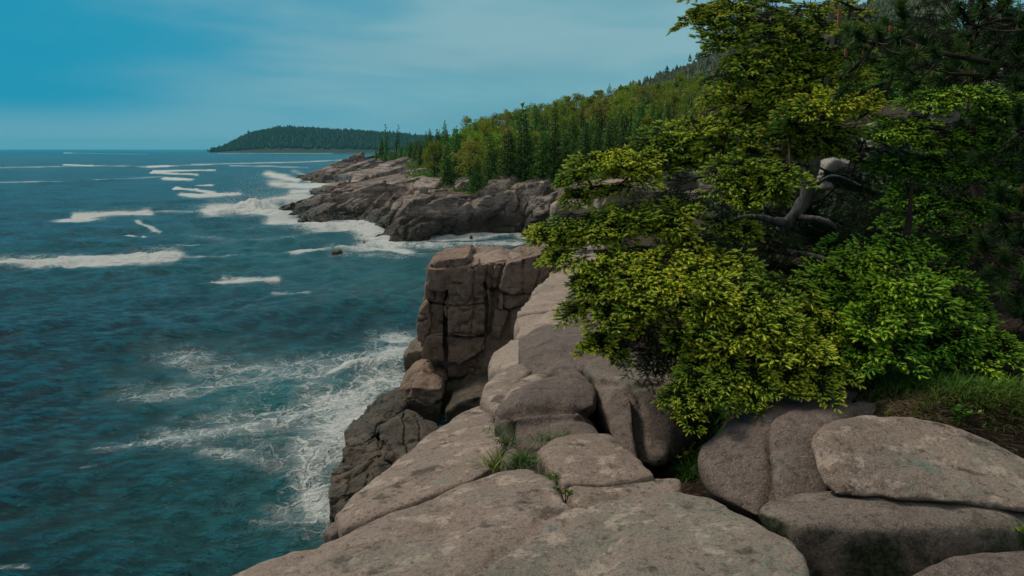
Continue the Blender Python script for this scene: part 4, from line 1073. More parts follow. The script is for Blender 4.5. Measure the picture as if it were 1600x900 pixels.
def plant_wood():
    rng = np.random.RandomState(7)
    placed = []
    def ok(x, y, dmin):
        return all((x - a) ** 2 + (y - b) ** 2 > dmin * dmin for a, b in placed)
    def z_at(x, y): return float(headz(np.array([x]), np.array([y]))[0])
    # trees one can pick out: (px, py of the foot, Y, height px, kind)
    named = [(605, 243, 288, 50, 'scr', 'spruce_tree', 'tallest thin ragged spruce standing alone at the seaward tip of the wood'),
             (619, 243, 290, 46, 'scr', 'spruce_tree', 'second thin ragged spruce at the tip of the wood, just right of the tallest'),
             (596, 246, 283, 36, 'c0', 'spruce_tree', 'short bushy spruce at the very left end of the wood by the bare rock'),
             (678, 284, 119, 62, 'd0', 'leafy_tree', 'small bright green broadleaf tree at the wood edge above the pink ledges'),
             (735, 298, 103, 78, 'd1', 'leafy_tree', 'round yellow-olive broadleaf tree in front of the dark spruces above the cove'),
             (700, 290, 107, 66, 'c2', 'spruce_tree', 'dark low spruce between the bright green tree and the yellow-olive tree'),
             (745, 308, 100, 60, 'c4', 'spruce_tree', 'broad spruce hanging lowest over the cove rocks'),
             (695, 262, 190, 60, 'c1', 'spruce_tree', 'tall pointed dark spruce rising at the middle of the ridge'),
             (822, 290, 104, 120, 'c0', 'spruce_tree', 'large dark spruce above the cove wall, tallest of the front row'),
             (866, 286, 103, 118, 'c3', 'spruce_tree', 'dark front row spruce beside the yellow tip of the near branch'),
             (792, 292, 104, 90, 'c2', 'spruce_tree', 'mid green front row spruce left of the large dark one'),
             (848, 290, 102, 80, 'c4', 'spruce_tree', 'squat spruce low in the front row above the dark cove wall'),
             (976, 250, 190, 50, 'd2', 'leafy_tree', 'airy yellow-green broadleaf tree topping the highest part of the ridge')]
    K_ = {'c%d' % i: con[i] for i in range(5)}; K_.update({'d%d' % i: dec[i] for i in range(3)}); K_['scr'] = scr
    for px, py, Y, hp, kd, nm, lb in named:
        x = P(px, py, Y)[0]
        h = hp * Y / F * 1.0
        z = z_at(x, Y)
        put_tree(K_[kd], x, Y, z - .2, h, rng, nm, lb, None, M_CON2 if kd in ('c4',) else None)
        placed.append((x, Y))
    for px in (588, 594, 601, 609, 616, 624, 630, 637, 643, 650, 657, 663, 670, 676, 684, 640, 655, 628, 612, 668):
        Y = 285 - (px - 590) * 1.4 + rng.uniform(-12, 12); x = P(px, 240, Y)[0]
        placed.append((x, Y))
        put_tree(con[rng.randint(5)], x, Y, z_at(x, Y) - .3, rng.uniform(4.0, 6.4), rng, 'spruce_tree', 'dark spruce in the narrow seaward tail of the headland wood', 'spruces in the tail of the wood', None, 1.1)
    n = 0; tries = 0
    cnt = {'spruce': 0, 'leaf': 0}
    while n < 365 and tries < 60000:
        tries += 1
        Y = 96 + 190 * rng.rand() ** 1.25
        u = rng.uniform(-.24, .34); x = u * Y
        if not inside(np.array([x]), np.array([Y]), FOREST)[0]: continue
        dmin = 2.4 if Y < 125 else (4.3 if Y < 190 else 5.2)
        if not ok(x, Y, dmin): continue
        z = z_at(x, Y)
        px, py = proj(np.array([x]), np.array([Y]), np.array([z]))
        if px[0] > 1150: continue
        placed.append((x, Y)); n += 1
        nzv = fbm(np.array([[x / 18, Y / 30, 3.0]]), 3, 41)[0]
        leaf = (nzv > .16 and px[0] > 725 and Y > 112) or (rng.rand() < .10 and px[0] > 690 and Y > 108)
        if px[0] > 860 and Y > 135: leaf = rng.rand() < .72
        if leaf:
            k = dec[rng.randint(3)]
            put_tree(k, x, Y, z - .2, rng.uniform(5.5, 8.5), rng, 'leafy_tree', 'light green broadleaf tree mixed among the spruces of the headland wood', 'broadleaf trees in the headland wood', [M_DEC, M_DEC2][int(rng.rand() < .35)])
            cnt['leaf'] += 1
        else:
            k = con[rng.randint(5)]
            h = rng.uniform(5.0, 8.6) * (.78 if Y > 215 else 1)
            put_tree(k, x, Y, z - .2, h, rng, 'spruce_tree', 'dark green spruce standing in the dense headland wood', 'spruces in the headland wood', M_CON2 if rng.rand() < .25 else None, rng.uniform(.85, 1.15))
            cnt['spruce'] += 1
    # the wood carries on behind the near spruce, read as one mass
    Vs, Fs, tp, off = [], [], [], 0
    def addm(me, x, y, z, k):
        nonlocal off
        v = np.empty(len(me.vertices) * 3, np.float32); me.vertices.foreach_get('co', v); v = v.reshape(-1, 3)
        t = np.empty(len(me.vertices), np.float32); me.attributes['tip'].data.foreach_get('value', t)
        f = np.empty(len(me.loops), np.int32); me.loops.foreach_get('vertex_index', f)
        a = rng.uniform(0, 6.28); ca, sa = math.cos(a), math.sin(a)
        v = np.stack([v[:, 0] * ca - v[:, 1] * sa, v[:, 0] * sa + v[:, 1] * ca, v[:, 2]], 1) * k + [x, y, z]
        Vs.append(v); Fs.append(f.reshape(-1, 3) + off); tp.append(t); off += len(v)
    for i in range(330):
        Y = rng.uniform(95, 260); x = rng.uniform(.30, .78) * Y
        addm(con[rng.randint(5)][0], x, Y, z_at(x, Y) - .3, rng.uniform(.8, 1.2))
    me = mesh_from('woods', np.concatenate(Vs), np.concatenate(Fs), [M_CON], False, {'tip': np.concatenate(tp)})
    tag(link('woods', me), 'dark spruce wood glimpsed on the slope behind the big near spruce', 'woods', kind='stuff')
    print('TREES', n, cnt)
plant_wood()
def shrubs_edge():
    # low scrub and grass along the top of the rocks
    rng = np.random.RandomState(3)
    n = 9000
    Y = 96 + 200 * rng.rand(n) ** 1.4; X = rng.uniform(-.25, .2, n) * Y
    sd = sdist(X, Y, FOREST)
    m = (sd > -4) & (sd < 6) & (rng.rand(n) < np.exp(-np.abs(sd) / 3))
    X, Y = X[m], Y[m]; Z = headz(X, Y)
    O, D, L = [], [], []
    for x, y, z in zip(X, Y, Z):
        q = rng.randint(8, 18)
        r_ = rng.uniform(.3, .9)
        d = rng.normal(0, 1, (q, 3)); d[:, 2] = np.abs(d[:, 2]); d /= np.linalg.norm(d, axis=1, keepdims=True)
        O.append(np.array([x, y, z]) + d * r_ * [1, 1, .7]); D.append(d); L.append(rng.uniform(.15, .4, q))
    O, D, L = np.concatenate(O), np.concatenate(D), np.concatenate(L)
    V, Fc, tp = instance(LEAF, LEAFF, O, D, L, L, rng.uniform(0, 6.28, len(O)), None, rng.uniform(0, 1, len(O)))
    tag(link('shrubbery', mesh_from('shrubbery', V, Fc, [M_CON2], False, {'tip': tp})), 'low green scrub along the top edge of the pink rocks', 'scrub', kind='stuff')
shrubs_edge()

# ------------------------------------------------------------------ distant land
def far_land(name, pts, Y0, Y1, label, ntree, th, mat, treemat, rockh, seed, back=500):
    """pts: skyline of the land as (px, py); Y0, Y1 distance of its shore"""
    rng = np.random.RandomState(seed)
    pxs = np.array([p[0] for p in pts], float)
    gx = np.linspace(pxs[0], pxs[-1], 260)
    gy = np.interp(gx, pxs, [p[1] for p in pts])
    sp = [P(a, b, Y0 + (Y1 - Y0) * (a - pxs[0]) / (pxs[-1] - pxs[0])) for a, b in zip(gx, gy)]
    sp = np.array(sp)
    rows = []
    prof = [(0, -.0), (.02, rockh), (.06, rockh * 1.3)] + [(t, None) for t in np.linspace(.12, 1, 14)]
    for t, hh in prof:
        top = np.maximum(sp[:, 2] - th, 1.0)
        if hh is None:
            z = rockh + (top - rockh) * np.sin(np.minimum(t * 1.15, 1) * math.pi / 2) ** 1.1
        else:
            z = np.minimum(hh, top) * (1 + .35 * fbm(np.stack([sp[:, 0] / 30, sp[:, 1] * 0 + t, sp[:, 0] * 0], 1), 4, seed)) if t else sp[:, 0] * 0 - 2
        k = (sp[:, 1] - back * .55 + t * back * .55) / sp[:, 1]
        rows.append(np.stack([sp[:, 0] * k, sp[:, 1] * k, z * k], 1))
    rows.append(rows[-1] * [1, 1, 1] + [0, back, -40])
    G = np.array(rows)
    me = mesh_from(name, G.reshape(-1, 3), grid_faces(len(rows), len(gx)), [mat], True)
    tag(link(name, me), kind='structure')
    O = []
    for _ in range(ntree):
        i = rng.randint(3, len(prof) - 1); j = rng.randint(0, len(gx) - 1); a, b = rng.rand(), rng.rand()
        p = G[i, j] * (1 - a) * (1 - b) + G[i + 1, j] * a * (1 - b) + G[i, j + 1] * (1 - a) * b + G[i + 1, j + 1] * a * b
        O.append(p)
    for j in range(len(gx)):
        for _ in range(rng.randint(0, 5)): O.append(G[len(prof) - 1, j] + [rng.normal(0, 6), rng.normal(0, 8), rng.uniform(0, th * .5)])
    O = np.array(O); n = len(O)
    th_ = np.arange(6) * math.pi / 3
    CV = np.array([[0, .26 * math.cos(a), .26 * math.sin(a)] for a in th_] + [[1, 0, 0]] + [[.35, .3 * math.cos(a + .5), .3 * math.sin(a + .5)] for a in th_])
    CF = np.array([[i, (i + 1) % 6, 7 + i] for i in range(6)] + [[7 + i, 7 + (i + 1) % 6, 6] for i in range(6)])
    L = rng.uniform(.5, 1.2, n) ** 1.3 * th * 1.1
    V, Fc, tp = instance(CV, CF, O - [0, 0, th * .1], np.tile([0, 0, 1.0], (n, 1)) + rng.normal(0, .04, (n, 3)), L, L * rng.uniform(.6, 1.2, n), rng.uniform(0, 6, n), None, rng.rand(n))
    tag(link(name.replace('_headland', '') .replace('_hill', '') + '_forest', mesh_from('forest', V, Fc, [treemat], False, {'tip': tp})), label, 'forest', kind='stuff')
s = NT('distant_rock')
z_ = s.sepz(s.pos)[2]
nn_ = s.noise(.05, 6, .7)
M_FARR = s.fin(s.mix(s.ramp(s.math('ADD', z_, s.math('MULTIPLY', nn_, 3)), 3.5, 5.5), s.mix(s.ramp(s.noise(.12, 5, .7), .4, .6), (.055, .05, .045), (.02, .02, .02)), (.008, .03, .014)), .9)
far_land('far_headland', [(330, 236), (338, 232), (350, 227), (365, 219), (382, 211), (400, 205), (425, 200), (455, 198), (490, 199.5), (520, 202), (560, 203.5), (600, 206), (640, 210), (700, 214), (760, 218)], 2600, 2300,
         'dark blue-green forest covering the distant low headland across the bay', 9000, 13, M_FARR, leafmat('far_conifers', (.006, .03, .016), (.035, .085, .03), .1, 0), 2.5, 5, 700)
far_land('far_hill', [(960, 150), (985, 140), (1005, 130), (1030, 119), (1060, 108), (1085, 98), (1110, 84), (1140, 70), (1200, 46), (1300, 20), (1500, -30)], 700, 640,
         'hazy grey-green wooded hillside above the ridge, beside the near spruce', 13000, 6, M_FARR, leafmat('hill_trees', (.03, .05, .018), (.085, .10, .03), .1, 0), 20, 6, 380)
# ------------------------------------------------------------------ near spruces
def shootmat(name, stops, trans=0.12):
    """stops by the 'tip' attribute: old needles -> this year's soft shoots"""
    s = NT(name)
    t = s.attr('tip')
    cr = s.n('ShaderNodeValToRGB'); s.put(cr.inputs[0], t)
    e = cr.color_ramp.elements
    e[0].position, e[0].color = stops[0][0], (*stops[0][1], 1)
    e[1].position, e[1].color = stops[-1][0], (*stops[-1][1], 1)
    for p_, c_ in stops[1:-1]:
        q = e.new(p_); q.color = (*c_, 1)
    nz = s.noise(1.7, 3, .6, vec=s.pos)
    hs = s.n('ShaderNodeHueSaturation'); s.put(hs.inputs['Color'], cr.outputs[0])
    oi = s.n('ShaderNodeObjectInfo')
    s.put(hs.inputs['Value'], s.math('MULTIPLY', s.ramp(nz, .3, .7, .78, 1.2), s.math('ADD', .72, s.math('MULTIPLY', oi.outputs['Random'], .5)))); s.put(hs.inputs['Hue'], s.math('ADD', s.ramp(nz, .3, .7, .520, .490), s.math('MULTIPLY', s.math('SUBTRACT', .5, oi.outputs['Random']), .03)))
    s.fin(hs.outputs[0], .5, None, .3)
    tr = s.n('ShaderNodeBsdfTranslucent'); s.put(tr.inputs['Color'], hs.outputs[0])
    mx = s.n('ShaderNodeMixShader'); mx.inputs[0].default_value = trans
    s.t.links.new(s.b.outputs[0], mx.inputs[1]); s.t.links.new(tr.outputs[0], mx.inputs[2])
    s.t.links.new(mx.outputs[0], s.out.inputs['Surface'])
    return s.m
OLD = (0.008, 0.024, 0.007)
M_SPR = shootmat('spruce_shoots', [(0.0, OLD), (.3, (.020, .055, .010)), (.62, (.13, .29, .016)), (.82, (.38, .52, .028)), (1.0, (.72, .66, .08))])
M_SPG = shootmat('shade_toned_spruce_shoots', [(0.0, OLD), (.3, (.020, .052, .010)), (.62, (.09, .26, .018)), (.82, (.24, .50, .028)), (1.0, (.46, .62, .05))])  # greener copy of the shoot colours, with shade worked into them

def shoot_templates():
    r = np.random.RandomState(2)
    V = []; ns = 5
    for x, q in ((0, .05), (.22, .15), (.6, .19), (.88, .12)):
        for j in range(ns):
            a = j * 2 * math.pi / ns + x * 2
            V.append((x, q * math.cos(a), q * math.sin(a)))
    V.append((1.0, 0, 0))
    Fc = []
    for k in range(3):
        for j in range(ns):
            a, b = k * ns + j, k * ns + (j + 1) % ns
            Fc += [[a, b, b + ns], [a, b + ns, a + ns]]
    for j in range(ns): Fc.append([3 * ns + j, 3 * ns + (j + 1) % ns, 4 * ns])
    tt = [v[0] for v in V]
    for k in range(13):
        a = k * 2.4; x = .08 + .82 * k / 13; ca, sa = math.cos(a), math.sin(a); i = len(V)
        V += [(x, .10 * ca - .05 * sa, .10 * sa + .05 * ca), (x, .10 * ca + .05 * sa, .10 * sa - .05 * ca), (x + .26, .36 * ca, .36 * sa)]
        Fc.append([i, i + 1, i + 2]); tt += [x, x, x + .2]
    new = (np.array(V), np.array(Fc), np.clip(.62 + .42 * np.array(tt), 0, 1.05))
    V, Fc, tt = [], [], []
    for j in range(3):
        a = j * 2.094
        V += [(0, .035 * math.cos(a), .035 * math.sin(a)), (1, .02 * math.cos(a), .02 * math.sin(a))]
    for j in range(3):
        a, b = 2 * j, 2 * ((j + 1) % 3); Fc += [[a, b, b + 1], [a, b + 1, a + 1]]
    tt += [0] * 6
    for k in range(18):
        a = k * 2.4; x = .02 + .95 * k / 18; ca, sa = math.cos(a), math.sin(a); i = len(V)
        V += [(x, -.035 * sa, .035 * ca), (x, .035 * sa, -.035 * ca), (x + .2, .30 * ca, .30 * sa)]
        Fc.append([i, i + 1, i + 2]); tt += [.1, .1, .6]
    old = (np.array(V), np.array(Fc), np.array(tt))
    return new, old
T_NEW, T_OLD = shoot_templates()

def make_spray(seed, L=.30, bright=1.0):
    """a flat drooping fan of twigs: returns shoots (pos, dir, len, isnew, tip) and wood lines, along +x with +z up"""
    r = np.random.RandomState(seed)
    Sh, Wd = [], []
    def twig(p, d, l, lev):
        n = max(2, int(l / .032))
        q = np.array(p, float); dd = np.array(d, float); pts = [q.copy()]
        step = l / n
        for i in range(n):
            dd = dd + r.normal(0, .05, 3) + [0, 0, .02 * i / n if lev else -.03 + .06 * i / n]
            dd /= np.linalg.norm(dd)
            q2 = q + dd * step
            Sh.append((q, dd, step * 1.3, 0, r.uniform(.15, .6)))
            if lev < 2 and i >= (1 if lev else 0) and i < n - 0:
                for sd in (-1, 1):
                    if r.rand() < .12: continue
                    s_ = np.cross(dd, [0, 0, 1.0]); s_ /= np.linalg.norm(s_)
                    ang = r.uniform(.7, 1.0)
                    nd = dd * math.cos(ang) + s_ * sd * math.sin(ang) + [0, 0, r.normal(.03, .10)]
                    ll = (l - i * step) * r.uniform(.42, .62) if lev == 0 else .03
                    if lev == 0 and ll > .045: twig(q2, nd, min(ll, .15), 1)
                    elif r.rand() < .85: Sh.append((q2, nd / np.linalg.norm(nd), r.uniform(.034, .056), 1, r.uniform(.70, 1.0)))
            q = q2; pts.append(q.copy())
        Sh.append((q, dd, r.uniform(.042, .066), 1, r.uniform(.85, 1.05)))
        if r.rand() < .8:      # upright bud shoots near the end
            nd = dd + [0, 0, r.uniform(.2, .9)]; Sh.append((pts[-2], nd / np.linalg.norm(nd), r.uniform(.03, .045), 1, r.uniform(.8, 1.05)))
        Wd.append(np.array(pts))
    twig((0, 0, 0), (1, 0, .05), L, 0)
    O = np.array([s_[0] for s_ in Sh]); D = np.array([s_[1] for s_ in Sh])
    return O, D, np.array([s_[2] for s_ in Sh]), np.array([s_[3] for s_ in Sh]), np.array([s_[4] for s_ in Sh]), Wd
SPR = [make_spray(i, L) for i, L in enumerate((.30, .34, .26, .32, .22, .36, .28, .30))]

def place_sprays(starts, dirs, ups, scales, rng, oldonly=False, tipk=1.0):
    Vn, Vo = [], []
    acc = {1: [], 0: []}
    for p, d, u, k in zip(starts, dirs, ups, scales):
        O, D, L, N, T, _ = SPR[rng.randint(len(SPR))]
        x = d / np.linalg.norm(d); y = np.cross(u, x); y /= np.linalg.norm(y); z = np.cross(x, y)
        M = np.stack([x, y, z])
        Ow = p + (O * k) @ M; Dw = D @ M
        # droop towards the end
        t = np.linalg.norm(O, axis=1) / .3
        Ow[:, 2] -= .045 * k * t ** 2
        for q in (0, 1):
            m = N == q
            acc[q].append((Ow[m], Dw[m], L[m] * k ** .5, T[m] * tipk))
    out = []
    for q, (TV, TF, TT) in ((1, T_NEW), (0, T_OLD)):
        O = np.concatenate([a[0] for a in acc[q]]); D = np.concatenate([a[1] for a in acc[q]]); L = np.concatenate([a[2] for a in acc[q]]); T = np.concatenate([a[3] for a in acc[q]])
        n = len(O)
        if q and not oldonly:
            V, Fc, tp = instance(TV, TF, O, D + rng.normal(0, .12, (n, 3)), L, L * rng.uniform(.48, .74, n), rng.uniform(0, 6, n), TT, T)
        else:
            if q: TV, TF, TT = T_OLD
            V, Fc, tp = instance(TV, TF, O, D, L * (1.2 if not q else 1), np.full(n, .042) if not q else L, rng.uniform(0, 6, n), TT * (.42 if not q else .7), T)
        out.append((V, Fc, tp))
    V = np.concatenate([o[0] for o in out]); Fc = np.concatenate([out[0][1], out[1][1] + len(out[0][0])]); tp = np.concatenate([o[2] for o in out])
    return V, Fc, tp

NSH = 0
def spruce(name, label, trunk, clumps, mat, base, seed, extra_limbs=(), dens=1.0, bark=None):
    bark = bark or M_GBARK
    """trunk: (px,py,Y,radius) path; clumps: (px,py,Y,rx,ry,n[,old])"""
    global NSH
    rng = np.random.RandomState(seed)
    b0 = np.array(base, float)
    root = empty(name, tuple(b0)); tag(root, label, 'tree')
    tp_ = spline([P(*t[:3]) for t in trunk], 40); tr_ = np.interp(np.linspace(0, 1, 40), np.linspace(0, 1, len(trunk)), [t[3] for t in trunk])
    V, Fq = tube(tp_ - b0, tr_, 10, rng)
    link('trunk', mesh_from('trunk', V, [Fq], [bark], True), root)
    for lm in extra_limbs:
        pts = spline([P(*q[:3]) for q in lm], 14); rr = np.interp(np.linspace(0, 1, 14), np.linspace(0, 1, len(lm)), [q[3] for q in lm])
        V, Fq = tube(pts - b0, rr, 7, rng)
        link('bare_limb', mesh_from('bare_limb', V, [Fq], [M_GBARK], True), root)
    def dtr(q): return np.min(np.linalg.norm(tp_ - q, axis=1))
    order = sorted(clumps, key=lambda q: dtr(P(*q[:3])))
    nodes = []
    for ci, cl in enumerate(order):
        px, py, Y, rx, ry, n = cl[:6]
        old = len(cl) > 6
        n = int(round(n * dens * (.70 if not old else 1.25)))
        c = P(px, py, Y); k = Y / F
        RX, RY, RD = rx * k * .82, ry * k, max(rx * k * .7, .12)
        zt = c[2] + rng.uniform(-.15, .15)
        i = np.argmin(np.abs(tp_[:, 2] - zt))
        if i < 3: i = rng.randint(0, 12)
        t0 = tp_[i]
        own = dtr(c)
        best = min([(np.linalg.norm(q - c) + .25 * dq, q) for q, dq in nodes if dq < own] + [(np.linalg.norm(t0 - c) * 1.25 + .15, t0)], key=lambda v: v[0])
        src = best[1]; nodes.append((c, own))
        out = c - t0; ln = np.linalg.norm(out[:2])
        outn = out / (np.linalg.norm(out) + 1e-6)
        if ln < .35: outn = np.array([-.3, -1, 0]) / 1.04
        # limb from the trunk into the clump, then a rib to each spray
        o2 = c - src; ln = np.linalg.norm(o2)
        mid = src + o2 * .5 + [rng.normal(0, .05) * ln, rng.normal(.05, .05) * ln, rng.normal(-.06, .05) * ln]
        limb = spline([src, mid, c + outn * RX * .1], 12)
        parts = [tube(limb - b0, np.linspace(.011, .006, 12), 6)]
        st, dr, up, sc = [], [], [], []
        for j in range(n):
            nt_ = max(1, int(round(2 * RY / .15)))
            lev = (rng.randint(nt_) + .5) / nt_ * 2 - 1
            lat = rng.uniform(-1, 1); dep = rng.uniform(-1, .8)
            hx = np.array([outn[0], outn[1], 0]); hx /= np.linalg.norm(hx) + 1e-6
            fx = hx * .75 + np.array([0, -.5, 0]); fx /= np.linalg.norm(fx)
            sv = np.array([-fx[1], fx[0], 0])
            rel = np.array([lat * RX, 0, 0]) + np.array([0, dep * RD, 0])
            q = c + rel + [0, 0, lev * RY * .85 + rng.normal(0, .015) - .06 * lat * lat]
            sl = 1 if rel @ sv > 0 else -1
            ang = rng.uniform(.1, 1.15) * (sl if rng.rand() < .75 else -sl)
            d = fx * math.cos(ang) + sv * math.sin(ang) + [0, 0, rng.normal(-.18, .13)]
            d /= np.linalg.norm(d)
            s_ = rng.uniform(.75, 1.15) * min(1.15, max(.6, rx * k / .18))
            st.append(q - d * .15 * s_); dr.append(d); up.append(np.array([rng.normal(0, .16), rng.normal(-.22, .16), 1.0])); sc.append(s_)
            a = limb[rng.randint(6, 12)]
            parts.append(tube(np.array([a + (st[-1] - a) * t_ + [0, 0, -.02 * math.sin(math.pi * t_)] for t_ in np.linspace(0, 1, 5)]) - b0, np.linspace(.0045, .0025, 5), 4))
        V, Fs = join(parts)
        br = link('branch', mesh_from('branch', V, Fs, [M_BARK], True), root)
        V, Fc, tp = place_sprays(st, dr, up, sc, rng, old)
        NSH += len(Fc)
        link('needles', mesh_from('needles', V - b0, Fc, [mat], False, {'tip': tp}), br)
    return root
big_tr = [(1225, 540, 6.6, .08), (1205, 470, 6.6, .065), (1200, 410, 6.55, .055), (1222, 360, 6.5, .055), (1256, 315, 6.5, .06), (1268, 260, 6.5, .062), (1275, 190, 6.55, .055), (1292, 80, 6.6, .045), (1310, -60, 6.7, .035), (1325, -320, 6.8, .02)]
big = [(1088, 22, 5.9, 20, 22, 9), (1120, 40, 5.9, 32, 26, 12), (1130, -10, 6.0, 60, 30, 14), (1180, 30, 5.9, 60, 40, 20), (1250, 40, 5.9, 60, 45, 20), (1330, 10, 6.0, 60, 40, 12), (1230, -50, 6.1, 120, 40, 18),
       (1160, 100, 5.7, 40, 30, 14), (1215, 110, 5.7, 60, 40, 20), (1125, 150, 5.8, 28, 18, 8), (1175, 160, 5.7, 55, 32, 18), (1270, 110, 5.9, 45, 40, 12),
       (1085, 190, 5.6, 50, 22, 16), (1035, 215, 5.5, 42, 22, 14), (1010, 240, 5.4, 40, 22, 14), (1130, 215, 5.5, 60, 32, 20), (1190, 215, 5.8, 55, 35, 12),
       (908, 262, 5.2, 26, 24, 12), (945, 240, 5.2, 38, 20, 16), (990, 262, 5.3, 40, 24, 16), (925, 292, 5.2, 32, 14, 8), (890, 272, 5.1, 14, 10, 4), (1065, 245, 5.5, 40, 20, 10), (965, 292, 5.35, 40, 10, 6),
       (1165, 262, 4.95, 42, 30, 16), (1205, 285, 4.9, 38, 30, 16), (1150, 300, 4.95, 30, 18, 8), (1235, 262, 5.0, 26, 20, 7),
       (1260, 165, 5.2, 40, 18, 12), (1310, 148, 5.1, 45, 18, 14), (1355, 140, 5.2, 25, 12, 5), (1235, 200, 5.4, 38, 20, 10), (1290, 195, 5.6, 50, 22, 8),
       (858, 356, 4.9, 20, 13, 8), (890, 342, 4.9, 36, 18, 14), (935, 348, 4.95, 42, 24, 18), (985, 330, 5.0, 48, 18, 16), (1035, 345, 5.0, 42, 16, 12), (1060, 318, 5.1, 40, 14, 8), (1075, 365, 5.0, 26, 10, 6), (885, 372, 4.85, 30, 8, 5), (1130, 345, 5.3, 40, 14, 6),
       (915, 440, 4.6, 30, 26, 14), (950, 418, 4.6, 40, 24, 18), (975, 455, 4.5, 46, 34, 24), (1010, 420, 4.6, 42, 26, 18), (1050, 400, 4.7, 46, 14, 10), (920, 475, 4.6, 34, 18, 10), (1035, 455, 4.45, 40, 26, 16), (960, 492, 4.6, 36, 12, 6), (932, 528, 4.5, 26, 13, 10), (960, 545, 4.5, 14, 8, 4),
       (1090, 430, 4.5, 50, 22, 16), (1130, 465, 4.4, 52, 28, 20), (1085, 485, 4.4, 48, 22, 14), (1185, 470, 4.4, 42, 28, 16), (1160, 510, 4.3, 52, 26, 18), (1215, 500, 4.3, 40, 26, 14), (1250, 535, 4.25, 36, 26, 14), (1075, 520, 4.45, 32, 20, 10), (1120, 550, 4.3, 42, 22, 12),
       (1075, 590, 4.1, 28, 20, 12), (1062, 620, 4.05, 18, 14, 6), (1110, 600, 4.1, 40, 20, 16), (1150, 575, 4.15, 46, 22, 18), (1200, 585, 4.15, 46, 22, 18), (1245, 580, 4.15, 36, 20, 12), (1170, 615, 4.05, 30, 10, 6), (1285, 560, 4.25, 26, 20, 8),
       (1090, 392, 4.85, 46, 16, 12), (1150, 412, 4.8, 50, 20, 14), (1215, 440, 4.7, 46, 24, 14), (1265, 475, 4.6, 40, 26, 14), (1300, 510, 4.5, 34, 24, 12), (1275, 205, 5.6, 40, 36, 14), (1295, 65, 5.8, 46, 46, 16), (1285, 120, 5.7, 44, 30, 12), (880, 390, 4.75, 26, 10, 6), (930, 392, 4.7, 40, 12, 8), (1000, 392, 4.75, 46, 12, 10),
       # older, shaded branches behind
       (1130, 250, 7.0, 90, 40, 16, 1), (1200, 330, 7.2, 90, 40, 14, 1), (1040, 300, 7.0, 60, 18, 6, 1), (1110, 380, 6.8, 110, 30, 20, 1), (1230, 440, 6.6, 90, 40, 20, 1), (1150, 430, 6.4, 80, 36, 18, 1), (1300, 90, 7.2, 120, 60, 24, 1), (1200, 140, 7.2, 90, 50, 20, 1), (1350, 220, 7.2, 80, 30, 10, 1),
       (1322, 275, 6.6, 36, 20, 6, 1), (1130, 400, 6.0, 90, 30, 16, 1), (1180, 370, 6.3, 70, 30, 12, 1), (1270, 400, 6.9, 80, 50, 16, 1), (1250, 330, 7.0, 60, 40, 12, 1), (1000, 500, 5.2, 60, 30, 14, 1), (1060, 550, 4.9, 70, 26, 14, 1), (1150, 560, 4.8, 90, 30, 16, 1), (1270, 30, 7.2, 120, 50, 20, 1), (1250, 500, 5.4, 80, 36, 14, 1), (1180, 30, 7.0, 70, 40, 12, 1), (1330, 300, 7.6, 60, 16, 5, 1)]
gnd = lambda x, y: float(gtop(np.array([x]), np.array([y]))[0])
b_ = P(1225, 540, 6.6)
spruce('spruce_tree', 'big windswept spruce with yellow-green shoots leaning over the granite from a crooked grey trunk', big_tr, big, M_SPR, (b_[0], b_[1], gnd(b_[0], b_[1])), 5,
       extra_limbs=[[(1232, 350, 6.5, .045), (1205, 345, 6.4, .035), (1172, 338, 6.3, .022), (1140, 345, 6.2, .01)], [(1250, 340, 6.45, .03), (1275, 342, 6.35, .028), (1298, 349, 6.3, .022), (1306, 358, 6.3, .01)],
                    [(1208, 385, 6.5, .04), (1235, 394, 6.2, .032), (1275, 402, 6.1, .028), (1318, 413, 6.0, .018), (1350, 418, 6.0, .01)], [(1205, 400, 6.5, .02), (1180, 425, 6.3, .012), (1150, 450, 6.2, .006)],
                    [(1215, 370, 6.5, .018), (1170, 385, 6.2, .012), (1110, 395, 6.0, .006)], [(1262, 300, 6.5, .02), (1300, 275, 6.3, .014), (1345, 290, 6.2, .007)], [(1268, 260, 6.5, .018), (1200, 250, 6.3, .012), (1120, 268, 6.1, .006)]])
yt = [(1400, 600, 5.3, .05), (1400, 500, 5.3, .045), (1410, 420, 5.35, .035), (1420, 340, 5.4, .02), (1425, 290, 5.45, .008)]
yg = [(1310, 415, 4.9, 40, 22, 12), (1365, 395, 4.8, 50, 20, 14), (1420, 385, 4.8, 46, 18, 12), (1340, 375, 5.0, 36, 10, 6), (1300, 455, 4.7, 34, 26, 12), (1350, 445, 4.6, 50, 26, 18), (1410, 430, 4.6, 50, 26, 18), (1460, 420, 4.7, 40, 22, 12),
      (1330, 495, 4.5, 46, 26, 16), (1390, 485, 4.45, 52, 28, 20), (1450, 475, 4.5, 46, 28, 16), (1500, 465, 4.6, 40, 22, 10), (1360, 540, 4.35, 50, 24, 14), (1420, 530, 4.35, 50, 26, 14), (1480, 520, 4.4, 46, 26, 12), (1530, 510, 4.5, 36, 22, 8), (1300, 540, 4.4, 30, 20, 8),
      (1510, 560, 4.25, 34, 16, 6), (1560, 545, 4.3, 36, 22, 6), (1575, 580, 4.2, 26, 18, 4),
      (1400, 450, 5.8, 140, 50, 26, 1), (1480, 520, 5.6, 110, 40, 18, 1), (1330, 520, 5.3, 80, 36, 14, 1), (1560, 470, 6.0, 90, 60, 18, 1)]
b_ = P(1400, 600, 5.3)
spruce('spruce_tree', 'low bushy young spruce with fresh green shoots, shaded, behind the right-hand boulders and grass', yt, yg, M_SPG, (b_[0], b_[1], gnd(b_[0], b_[1])), 15, bark=M_BARK)
